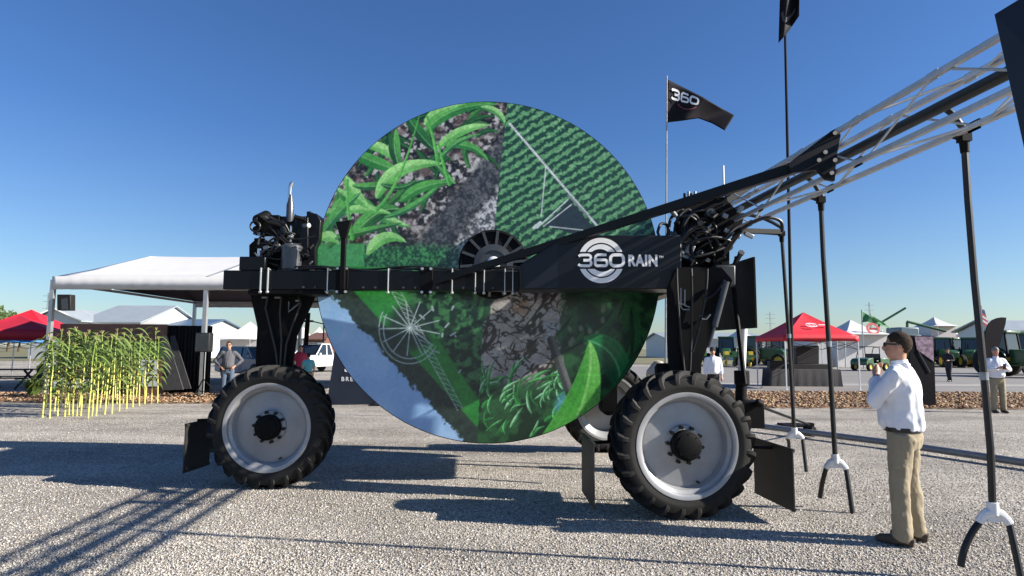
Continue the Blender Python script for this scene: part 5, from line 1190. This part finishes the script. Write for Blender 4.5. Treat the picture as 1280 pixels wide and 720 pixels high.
for k in range(7):
    mb.cur = 2 if k < 2 else (k % 2); y = 386+k*2.7; mb.prism([at(1227+.3*k, y, 60), at(1231+.9*k, y+2+k*.5, 60), at(1231.5+.9*k, y+4.9+k*.5, 60), at(1227.4+.3*k, y+2.9, 60)], (0, .05, 0))
mb.build('flag', ms_, us)
gf = thing('flagpole', 'pole flying a green pennant above the white exhibition tent', 'flagpole', (0, 0, 0)); mb = MB(); mb.cyl((at(1079, 450, 55).x, 55, 0), at(1077, 387, 55), .05, 8); mb.build('pole', M['galv'], gf)
mb = MB(); vs, fs, S = flag_sheet([(1077, 388), (1084, 393), (1095, 399), (1103, 406)], [(1077, 403), (1085, 402), (1095, 403), (1104, 408)], 55, .2); mb.add(vs, fs); o = mb.build('flag', M['greenflag'], gf); o.modifiers.new('t', 'SOLIDIFY').thickness = .02
gf2 = copy_tree(gf); put(gf2, (at(1150, 420, 55).x-at(1090, 420, 55).x, 6, .0), 0, 'pole with a limp green pennant behind the grey grain machine')
# standing picture board behind the man
db = thing('picture_board', 'tall slanted picture board with pink and black print behind the man in khaki trousers', 'board', (0, 0, 0)); DYY = 18.6
c = [at(1135, 488, DYY), at(1169, 491, DYY), at(1167, 420, DYY), at(1138, 419, DYY)]; mb = MB()
c[0].z = c[1].z = .02; mb.prism(c, (0, .08, 0)); mb.build('panel', mat('black board', (.007, .007, .010), .6, 0, .3, 2, spec=.1), db)
mb = MB(); mb.prism([p+Vector((0, -.012, 0)) for p in (at(1143, 420.5, DYY), at(1166, 421, DYY), at(1167, 452, DYY), at(1146, 437, DYY))], (0, .01, 0)); mb.build('picture', mat('pink and dark print', (.05, .03, .05), .5, c2=(.50, .34, .42), vscale=7), db)
mb = MB(); mb.prism([p+Vector((0, -.02, 0)) for p in (at(1146, 437, DYY), at(1147.5, 437, DYY), at(1163, 465, DYY), at(1162, 466, DYY))], (0, .01, 0)); mb.build('diagonal_line', M['grey'], db)

# ---------------------------------------------------------------- vehicles and machinery
def car(label, name, cat, body, pick=False, L=5.2, W=1.95, H=1.85):
    t = thing(name, label, cat, (0, 0, 0)); mb = MB(); h = L/2
    prof = [(-h, .45), (-h, 1.05), (-h+.1, 1.12), (h-1.35, 1.14), (h-.2, 1.08), (h, .98), (h, .45), (h-.35, .4)]
    def arch(cx): return [(cx+.43*math.cos(a), .40+.43*math.sin(a)) for a in (math.pi*k/8 for k in range(9))]
    lo = prof+arch(h-.95)+[(h-1.6, .38), (-h+1.5, .38)]+arch(-h+1.0)+[(-h+.3, .4)]
    mb.prism([(-W/2, y, z) for y, z in lo], (W, 0, 0)); t_b = mb.build('body', body, t, bevel=.05)
    cab = [(-h+.12 if not pick else -.55, 1.13), (-h+.35 if not pick else -.35, H), (.45, H), (1.15, 1.13)]; mb = MB(); q = [(-W/2+.08, y, z) for y, z in cab]; wi = .14
    vs = [(-W/2+.05, cab[0][0], cab[0][1]), (-W/2+.05+wi, cab[1][0], cab[1][1]-.02), (-W/2+.05+wi, cab[2][0], cab[2][1]-.02), (-W/2+.05, cab[3][0], cab[3][1])]; vs += [(-x, y, z) for x, y, z in vs]
    mb.add(vs, [(0, 1, 2, 3), (7, 6, 5, 4), (0, 4, 5, 1), (1, 5, 6, 2), (2, 6, 7, 3), (3, 7, 4, 0)]); mb.build('window', M['glass'], t)
    mb = MB(); mb.box((0, (cab[1][0]+cab[2][0])/2, H), (W-.36, cab[2][0]-cab[1][0]+.06, .06))
    for s in (-1, 1):
        for a, b in ((vs[3], vs[2]), (vs[0], vs[1]), (((vs[0][0]), .1, 1.13), (vs[1][0], .0, H-.02))): mb.bar(Vector((abs(a[0])*s, a[1], a[2])), Vector((abs(b[0])*s, b[1], b[2])), .07, .07)
    mb.build('roof', body, t, bevel=.015)
    for s in (-1, 1):
        for cy in (h-.95, -h+1.0):
            mb = MB(); mb.lathe([(.2, -.12), (.38, -.12), (.41, -.08), (.41, .08), (.38, .12), (.2, .12)], (s*(W/2-.13), cy, .41), (s, 0, 0), 24); wl = mb.build('wheel', M['rubber'], t); mb = MB(); mb.lathe([(.0, .08), (.2, .1), (.26, .125), (.27, .11)], (s*(W/2-.13), cy, .41), (s, 0, 0), 20); mb.build('rim', M['rim'], wl)
        mb = MB(); mb.box((s*(W/2-.3), h+.0, .92), (.42, .08, .16)); mb.build('headlight', M['lamp'], t, bevel=.02); mb = MB(); mb.box((s*(W/2+.09), .95, 1.2), (.16, .1, .16)); mb.build('mirror', body, t, bevel=.02)
    mb = MB(); mb.box((0, h+.01, .86), (1.0, .06, .3)); mb.build('grille', M['speaker'], t, bevel=.01); mb = MB(); mb.box((0, h+.05, .52), (W-.1, .12, .2)); mb.build('bumper', M['grey'], t, bevel=.03)
    if pick:
        mb = MB(); mb.box((0, .1, H+.05), (.9, .9, .04)); [mb.box((x, .1, H+.09), (.04, .9, .06)) for x in (-.4, 0, .4)]; mb.build('roof_rack', M['grey'], t)
    return t
p = at(395, 461, 42); c = car('white pickup truck parked behind the left front wheel', 'parked_pickup', 'pickup truck', M['whitepaint'], True); put(c, (p.x, 42, 0), R(158))
p = at(312, 440, 30); c = car('blue car parked beyond the man in the grey shirt', 'parked_car', 'car', M['bluepaint'], L=4.7, H=1.65); put(c, (p.x, 31, 0), R(232))
p = at(346, 420, 52); c = car('pale parked van behind the blue car', 'parked_van', 'van', M['whitepaint'], L=5.6, H=2.5); put(c, (p.x, 52, 0), R(200))
def tractor(label):
    t = thing('tractor', label, 'tractor', (0, 0, 0)); mb = MB()
    mb.prism([(-.42, .2, .9), (-.42, 2.3, .9), (-.42, 2.35, 1.45), (-.42, 2.1, 1.62), (-.42, .2, 1.75)], (.84, 0, 0)); mb.box((0, .4, .85), (.55, 3.4, .3)); mb.build('hood', M['tractor'], t, bevel=.06)
    mb = MB(); vs = [(-.75, -1.25, 1.25), (.75, -1.25, 1.25), (.75, .3, 1.25), (-.75, .3, 1.25), (-.68, -1.1, 2.75), (.68, -1.1, 2.75), (.68, .15, 2.75), (-.68, .15, 2.75)]; mb.add(vs, [(3, 2, 1, 0), (4, 5, 6, 7), (0, 1, 5, 4), (1, 2, 6, 5), (2, 3, 7, 6), (3, 0, 4, 7)]); cb = mb.build('cab', M['glass'], t)
    mb = MB(); mb.box((0, -.48, 2.84), (1.6, 1.6, .18)); mb.build('cab_roof', M['tractor'], cb, bevel=.05)
    for i in range(4): mb = MB(); mb.bar(Vector(vs[i])*1.003, Vector(vs[i+4])*1.003, .09, .09); mb.build('cab_post', M['blackmatt'], cb)
    for s in (-1, 1):
        for cy, r, w_ in ((-.7, .9, .5), (1.85, .62, .36)):
            c = (s*(.95 if r > .7 else .85), cy, r); mb = MB(); mb.lathe([(r*.58, -w_/2), (r*.9, -w_/2), (r, -w_*.35), (r, w_*.35), (r*.9, w_/2), (r*.58, w_/2)], c, (s, 0, 0), 26, closed=True); wl = mb.build('wheel', M['rubber'], t)
            mb = MB(); mb.lathe([(0, .05), (r*.2, .08), (r*.22, .02), (r*.5, .0), (r*.57, w_*.45), (r*.6, w_*.45), (r*.6, -w_*.4), (0, -.1)], c, (s, 0, 0), 22); mb.build('rim', M['yellow'], wl)
        mb = MB(); mb.tube([(s*.95, -.7+1.02*math.cos(a), .9+1.02*math.sin(a)) for a in (R(20+14*k) for k in range(11))], .05, 6); mb.bar((s*.8, -1.3, 1.6), (s*.8, -.1, 1.7), .5, .06); mb.build('fender', M['tractor'], t)
    mb = MB(); mb.cyl((.3, 1.3, 1.6), (.3, 1.3, 2.5), .05, 10); mb.build('exhaust_stack', M['blackmatt'], t)
    return t
t0 = tractor('x'); first = True; tg = 'green tractors lined up across the road'
for (px, Y, rz, lab) in ((862, 66, 200, 'green tractor just right of the reel edge, far across the road'), (908, 64, 160, 'green tractor seen under the black rear shield'), (948, 60, 240, 'green tractor at the left edge of the red canopy'), (972, 66, 180, 'green tractor framed by the left half of the red canopy'), (1006, 68, 150, 'green tractor behind the dark screen on the table'), (1058, 66, 210, 'green tractor right of the red canopy legs'), (1100, 72, 190, 'green tractor hidden beside the near man\'s head'),
                         (1178, 62, 170, 'green tractor right of the picture board'), (1196, 64, 200, 'green tractor behind the walking man in black'), (1214, 62, 140, 'green tractor just left of the long drop hose'), (1262, 40, 205, 'large green tractor at the right edge behind the stout man'), (1281, 44, 170, 'green tractor cut by the right edge of the photo')):
    o = t0 if first else copy_tree(t0); first = False; p = at(px, 445, Y); put(o, (p.x, Y, 0), R(rz), lab, tg)
def utility(label, loc, rz):
    t = thing('utility_vehicle', label, 'utility vehicle', (0, 0, 0)); mb = MB(); mb.prism([(-.7, -1.4, .45), (-.7, -1.4, 1.0), (-.7, -.3, 1.0), (-.7, -.3, .6), (-.7, .5, .6), (-.7, .55, 1.05), (-.7, 1.2, .95), (-.7, 1.4, .75), (-.7, 1.4, .45)], (1.4, 0, 0)); mb.build('body', M['tractor'], t, bevel=.04)
    for s in (-.62, .62): mb = MB(); mb.tube([(s, -.35, .95), (s, -.3, 1.85), (s, .4, 1.85), (s, .75, 1.0)], .03, 8); mb.build('roll_cage', M['blackmatt'], t)
    mb = MB(); mb.box((0, .05, 1.9), (1.4, .9, .05)); mb.build('roof', M['speaker'], t, bevel=.02); mb = MB(); mb.box((0, -.15, .75), (1.2, .45, .15)); mb.box((0, -.3, 1.1), (1.2, .1, .5)); mb.build('seat', M['leather'], t, bevel=.03)
    for s in (-1, 1):
        for cy in (-.9, .95): mb = MB(); mb.lathe([(.18, -.12), (.3, -.12), (.33, -.07), (.33, .07), (.3, .12), (.18, .12)], (s*.66, cy, .33), (s, 0, 0), 22, closed=True); wl = mb.build('wheel', M['rubber'], t); mb = MB(); mb.lathe([(0, .06), (.12, .08), (.19, .1), (.19, -.1), (0, -.1)], (s*.66, cy, .33), (s, 0, 0), 18); mb.build('rim', M['yellow'], wl)
    put(t, loc, rz); return t
p = gnd(1088, 463.5); utility('dark green utility vehicle with yellow wheels left of the near man', (p.x, p.y, 0), R(115))
def grain_cart(label, a0, a1, box, Y):
    t = thing('grain_machine', label, 'farm machine', (at((box[0]+box[2])/2, 440, Y).x, Y, 0)); x0_, y0_, x1_, y1_ = box; mb = MB(); zb_ = at(x0_, y1_, Y).z
    A = at(x0_, y1_, Y); B = at(x1_, y0_, Y); mb.box(((A.x+B.x)/2, Y+1.5, (A.z+B.z)/2), (B.x-A.x, 3, B.z-A.z)); mb.box(((A.x+B.x)/2, Y+1.5, (1.0+A.z)/2+.2), ((B.x-A.x)*1.2, 3.2, A.z-.9)); mb.build('hopper', mat('grey green hopper', (.16, .22, .25), .45), t, bevel=.15)
    mb = MB(); mb.cyl(at(*a0, Y+.5), at(*a1, Y+.3), .16, 10); mb.cyl(at(*a0, Y+.5), Vector(((A.x+B.x)/2, Y+.6, A.z)), .15, 10); mb.build('auger', M['tractor'], t)
    for s in (0, 1):
        mb = MB(); xx = A.x+.3 if s == 0 else B.x-.3; mb.lathe([(.4, -.3), (.8, -.3), (.9, -.2), (.9, .2), (.8, .3), (.4, .3)], (xx, Y+1.4, .9), (1, 0, 0), 24, closed=True); wl = mb.build('wheel', M['rubber'], t); mb = MB(); mb.cyl((xx-.25, Y+1.4, .9), (xx+.25, Y+1.4, .9), .45, 20); mb.build('rim', M['yellow'], wl)
    return t
grain_cart('grey grain machine with long unloading auger to the right, above the near man', (1134, 402), (1182, 414), (1126, 409, 1149, 421), 75)
grain_cart('farm machine with raised auger beside the green pennant', (1100, 404), (1132, 385), (1085, 412, 1104, 424), 95)
def implement(label, px0, px1, Y, s):
    q = random.Random(s); a = at(px0, 445, Y); b = at(px1, 445, Y); t = thing('farm_implement', label, 'farm machine', ((a.x+b.x)/2, Y, 0)); mb = MB(); mb.bar((a.x, Y, 1.0), (b.x, Y, 1.0), .25, .25); mb.bar((a.x, Y+.9, 1.2), (b.x, Y+.9, 1.2), .2, .2); mb.bar(((a.x+b.x)/2, Y-2.6, .6), ((a.x+b.x)/2, Y, 1.0), .25, .25); mb.build('frame', M['tractor'], t)
    n = max(4, int((b.x-a.x)/.76))
    for k in range(n):
        x = a.x+(b.x-a.x)*(k+.5)/n; mb = MB(); mb.box((x, Y+.5, 1.15), (.42, .55, .6)); mb.bar((x, Y+.2, .95), (x, Y+.6, .3), .12, .12); mb.lathe([(0, -.06), (.26, -.06), (.3, 0), (.26, .06), (0, .06)], (x, Y+.6, .3), (1, 0, 0), 14); mb.build('row_unit', M['tractor'] if k % 3 else M['yellow'], t)
implement('green planter in the background left of the red canopy legs', 905, 945, 58, 1); implement('green planter behind the table under the red canopy', 985, 1048, 62, 2); implement('dark green implement beyond the white tent and the near man', 1096, 1172, 64, 5); implement('green folded implement at the far right behind the stout man', 1226, 1290, 58, 6); implement('green row implement right of the walking man in black', 1176, 1228, 68, 3)

# ---------------------------------------------------------------- far buildings, tents and trees
def shed(label, x0_, x1_, Y, depth, eave, ridge, wall, roof, ridge_x=True):
    t = thing('shed', label, 'building', ((x0_+x1_)/2, Y, 0), 'low halls in the distance'); mb = MB()
    if ridge_x:
        mb.box(((x0_+x1_)/2, Y+depth/2, eave/2), (x1_-x0_, depth, eave)); mb.prism([(x0_, Y, eave), (x0_, Y+depth, eave), (x0_, Y+depth/2, ridge-.05)], (x1_-x0_, 0, 0)); mb.build('wall', wall, t); mb = MB(); o = .5
        mb.prism([(x0_-o, Y-o, eave-.02), (x0_-o, Y+depth/2, ridge), (x0_-o, Y+depth/2, ridge+.15), (x0_-o, Y-o, eave+.15)], (x1_-x0_+2*o, 0, 0)); mb.prism([(x0_-o, Y+depth+o, eave-.02), (x0_-o, Y+depth/2, ridge), (x0_-o, Y+depth/2, ridge+.15), (x0_-o, Y+depth+o, eave+.15)], (x1_-x0_+2*o, 0, 0)); mb.build('roof', roof, t)
    else:
        xm = (x0_+x1_)/2; mb.box((xm, Y+depth/2, eave/2), (x1_-x0_, depth, eave)); mb.prism([(x0_, Y, eave), (x1_, Y, eave), (xm, Y, ridge-.05)], (0, depth, 0)); mb.build('wall', wall, t); mb = MB(); o = .5
        mb.prism([(x0_-o, Y-o, eave-.02), (xm, Y-o, ridge), (xm, Y-o, ridge+.15), (x0_-o, Y-o, eave+.15)], (0, depth+2*o, 0)); mb.prism([(x1_+o, Y-o, eave-.02), (xm, Y-o, ridge), (xm, Y-o, ridge+.15), (x1_+o, Y-o, eave+.15)], (0, depth+2*o, 0)); mb.build('roof', roof, t)
    return t
def zs(px, py, Y): return at(px, py, Y).z
def xs_(px, Y): return at(px, 430, Y).x
s1 = shed('white gable shed with dark emblem behind the tent, left of the grey roof', xs_(36, 78), xs_(98, 78), 78, 22, zs(60, 402, 78), zs(66, 386, 78), M['shed'], M['shedroof'], False)
s2 = shed('long white shed with pale grey roof beyond the corn', xs_(100, 80), xs_(172, 80), 80, 16, zs(130, 404, 80), zs(130, 383, 88), M['shed'], M['shedroof'])
s3 = shed('low white hall to the right of the long white shed', xs_(172, 95), xs_(196, 95), 95, 16, zs(180, 405, 95), zs(180, 398, 100), M['shed'], M['shed'])
shed('low hall with blue roof seen above the black backdrop', xs_(196, 85), xs_(246, 85), 85, 14, zs(220, 410, 85), zs(220, 400, 92), M['shed'], M['blueroof'])
shed('small brown shed far beyond the pickup truck', xs_(384, 80), xs_(404, 80), 80, 10, zs(390, 425, 80), zs(390, 417, 85), M['brown'], M['brown'])
shed('pale silver hall at the right edge of the photo', xs_(1254, 70), xs_(1380, 70), 70, 7, zs(1260, 414, 70), zs(1260, 402, 73.5), mat('silver sheeting', (.50, .54, .57), .4, .3, .05, 1), M['shedroof'])
shed('long low white hall behind the tractors in the middle distance', xs_(835, 110), xs_(960, 110), 110, 18, zs(900, 424, 110), zs(900, 417, 119), M['shed'], M['shedroof'])
shed('long grey hall behind the walking man in black', xs_(1150, 105), xs_(1262, 105), 105, 18, zs(1200, 424, 105), zs(1200, 419, 114), M['shed'], M['brown'])
def marquee(label, x0_, x1_, Y, depth, eave, peaks, ph):
    t = thing('marquee', label, 'tent', ((x0_+x1_)/2, Y, 0), 'white tents in the distance'); n = peaks; wd = (x1_-x0_)/n; mb = MB()
    for k in range(n):
        cx = x0_+wd*(k+.5); cy = Y+depth/2; N = 24; vs = []; fs = []
        per = [(-1+2*i/6, -1) for i in range(6)]+[(1, -1+2*i/6) for i in range(6)]+[(1-2*i/6, 1) for i in range(6)]+[(-1, 1-2*i/6) for i in range(6)]; m_ = 6
        for j in range(m_+1):
            u = j/m_
            for x, y in per: vs.append((cx+x*wd/2*(1-u*.98), cy+y*depth/2*(1-u*.98), eave+(ph-eave)*(u**1.7)))
        for j in range(m_):
            for i in range(N): fs.append((j*N+i, j*N+(i+1) % N, (j+1)*N+(i+1) % N, (j+1)*N+i))
        fs.append(tuple(m_*N+i for i in range(N))); mb.add(vs, fs)
    mb.build('tent_roof', M['tentwhite'], t); mb = MB(); mb.box(((x0_+x1_)/2, Y+depth/2+depth*.1, eave/2), ((x1_-x0_)*.985, depth*.75, eave-.04)); mb.build('tent_wall', M['tentwhite'], t)
    for k in range(n+1): mb = MB(); mb.cyl((x0_+wd*k, Y, 0), (x0_+wd*k, Y, eave), .06, 8); mb.build('leg', M['alu'], t)
    return t
mt = marquee('white exhibition tent with red circular emblem on its gable', xs_(1056, 58), xs_(1124, 58), 58, 7, zs(1080, 418, 58), 1, zs(1092, 400, 61)); mb = MB(); mb.lathe([(.42, 0), (.62, 0), (.62, .03), (.42, .03)], at(1091, 411, 58.9), (0, -1, .4), 24, closed=True); mb.box(at(1091, 411, 58.9), (.7, .03, .2)); mb.build('tent_emblem', M['redtrim'], mt)
marquee('wide white tent beyond the man in the grey shirt', xs_(262, 60), xs_(312, 60), 60, 9, zs(285, 424, 60), 1, zs(285, 402, 64)); marquee('row of white peaked tents far beyond the pickup truck', xs_(336, 120), xs_(420, 120), 120, 10, zs(380, 423, 120), 4, zs(380, 409, 125))
marquee('white peaked tent left of the red canopy', xs_(925, 90), xs_(950, 90), 90, 8, zs(935, 422, 90), 1, zs(935, 411, 94)); marquee('white tent corner under the right half of the red canopy', xs_(1022, 52), xs_(1046, 52), 52, 5, zs(1030, 423, 52), 1, zs(1030, 412, 54))
marquee('row of small white tents behind the long drop hose', xs_(1170, 130), xs_(1250, 130), 130, 9, zs(1200, 422, 130), 5, zs(1200, 413, 134))
marquee('pale tent at the far right beyond the silver hall', xs_(1262, 90), xs_(1300, 90), 105, 8, zs(1270, 408, 105), 1, zs(1270, 397, 109))
def mast(label, px, top, Y):
    t = thing('radio_mast', label, 'mast', (xs_(px, Y), Y, 0), 'antenna masts on the horizon'); mb = MB(); x = xs_(px, Y); z = zs(px, top, Y)
    for k in range(3): a_ = 2*math.pi*k/3; mb.cyl((x+.25*math.cos(a_), Y+.25*math.sin(a_), 0), (x+.1*math.cos(a_), Y+.1*math.sin(a_), z), .04, 5)
    mb.build('lattice', M['galv'], t); mb = MB()
    for f in (.75, .86, .95): mb.bar((x-.9, Y, z*f), (x+.9, Y, z*f), .05, .05)
    mb.build('antenna', M['galv'], t)
mast('thin antenna mast left of the white tent', 56, 366, 110); mast('thin antenna mast behind the rear tent leg', 190, 384, 110); mast('thin mast above the red canopy', 964, 390, 120); mast('thin mast beside the green pennant', 1089, 378, 120)
# small light towers seen between leg and reel
def lamp_post(label, px, top, Y):
    x = xs_(px, Y); z = zs(px, top, Y); t = thing('street_lamp', label, 'lamp post', (x, Y, 0)); mb = MB(); mb.cyl((x, Y, 0), (x, Y, z), .08, 8, .05); mb.build('pole', M['blackmatt'], t); mb = MB(); mb.bar((x, Y, z), (x-.9, Y, z+.2), .08, .08); mb.box((x-1.1, Y, z+.2), (.6, .3, .14)); mb.build('lamp_head', M['blackmatt'], t)
lamp_post('dark lamp post close to the left edge of the reel', 404, 405, 45)
# trees along the horizon
def tree(label, px, Y, h, r, seed, n=900):
    q = random.Random(seed); x = xs_(px, Y); t = thing('tree', label, 'tree', (x, Y, 0), 'trees along the horizon'); mb = MB(); mb.tube([(x, Y, 0), (x+.2, Y, h*.35), (x, Y, h*.7)], [.3, .2, .08], 8)
    for k in range(4): a_ = q.uniform(0, 6.28); mb.tube([(x, Y, h*.35), (x+math.cos(a_)*r*.5, Y+math.sin(a_)*r*.5, h*.65)], [.12, .05], 6)
    mb.build('trunk', M['bark'], t); mb = MB(); cl = [(Vector((q.gauss(0, r*.45), q.gauss(0, r*.45), h*q.uniform(.4, .85))), r*q.uniform(.28, .5)) for _ in range(12)]
    for k in range(n):
        c, rr = q.choice(cl); d = Vector((q.gauss(0, 1), q.gauss(0, 1), q.gauss(0, 1))).normalized()*rr*q.uniform(.5, 1.05); p_ = Vector((x, Y, 0))+c+d; s = r*.09*q.uniform(.6, 1.4)
        a_ = Vector((q.gauss(0, 1), q.gauss(0, 1), q.gauss(0, 1))).normalized(); b_ = a_.orthogonal().normalized(); mb.add([p_-a_*s, p_+b_*s*.6, p_+a_*s, p_-b_*s*.6], [(0, 1, 2, 3)])
    mb.build('crown', M['crown'], t)
for i, (px, Y, top, lab) in enumerate(((-6, 150, 384, 'dark tree at the far left edge above the red canopy'), (10, 150, 389, 'dark tree next to the left edge tree'), (24, 155, 394, 'dark low tree between the red canopy and the white gable shed'), (846, 170, 424, 'far tree behind the rear leg of the machine'), (884, 175, 422, 'far tree under the sign housing'), (1016, 150, 421, 'far tree just above the tables under the red canopy'), (1206, 160, 420, 'far tree above the walking man in black'), (1222, 160, 421, 'far tree left of the long drop hose'), (1240, 165, 420, 'far tree behind the black feather flag'), (330, 150, 421, 'far tree above the pale van'))):
    z = zs(px, top, Y); tree(lab, px, Y, z, max(3.2, z*.5), 40+i)
# dry corn and rocks glimpsed beside the reel
g = at(822, 462, 15.5); bush('dry corn clump glimpsed between the reel edge and the rear wheel', (g.x-.1, g.y, 0), 1.25, .45, 12, 90)
mb = MB(); g = at(822, 455, 16.5); mb.lathe([(0, 0), (.32, 0), (.36, .5), (.30, 1.1), (.12, 1.35), (0, 1.38)], (g.x, g.y, 0), (0, 0, 1), 14)
for v in mb.v: v += Vector((mnoise.noise(v*3), mnoise.noise(v*3+Vector((5, 0, 0))), 0))*.06; v.z = max(0, v.z)
tag(mb.build('boulder', M['stone'], None), 'upright beige boulder between the reel edge and the rear wheel', 'boulder')

for o in list(bpy.data.objects):
    if '_o' in o: del o['_o']
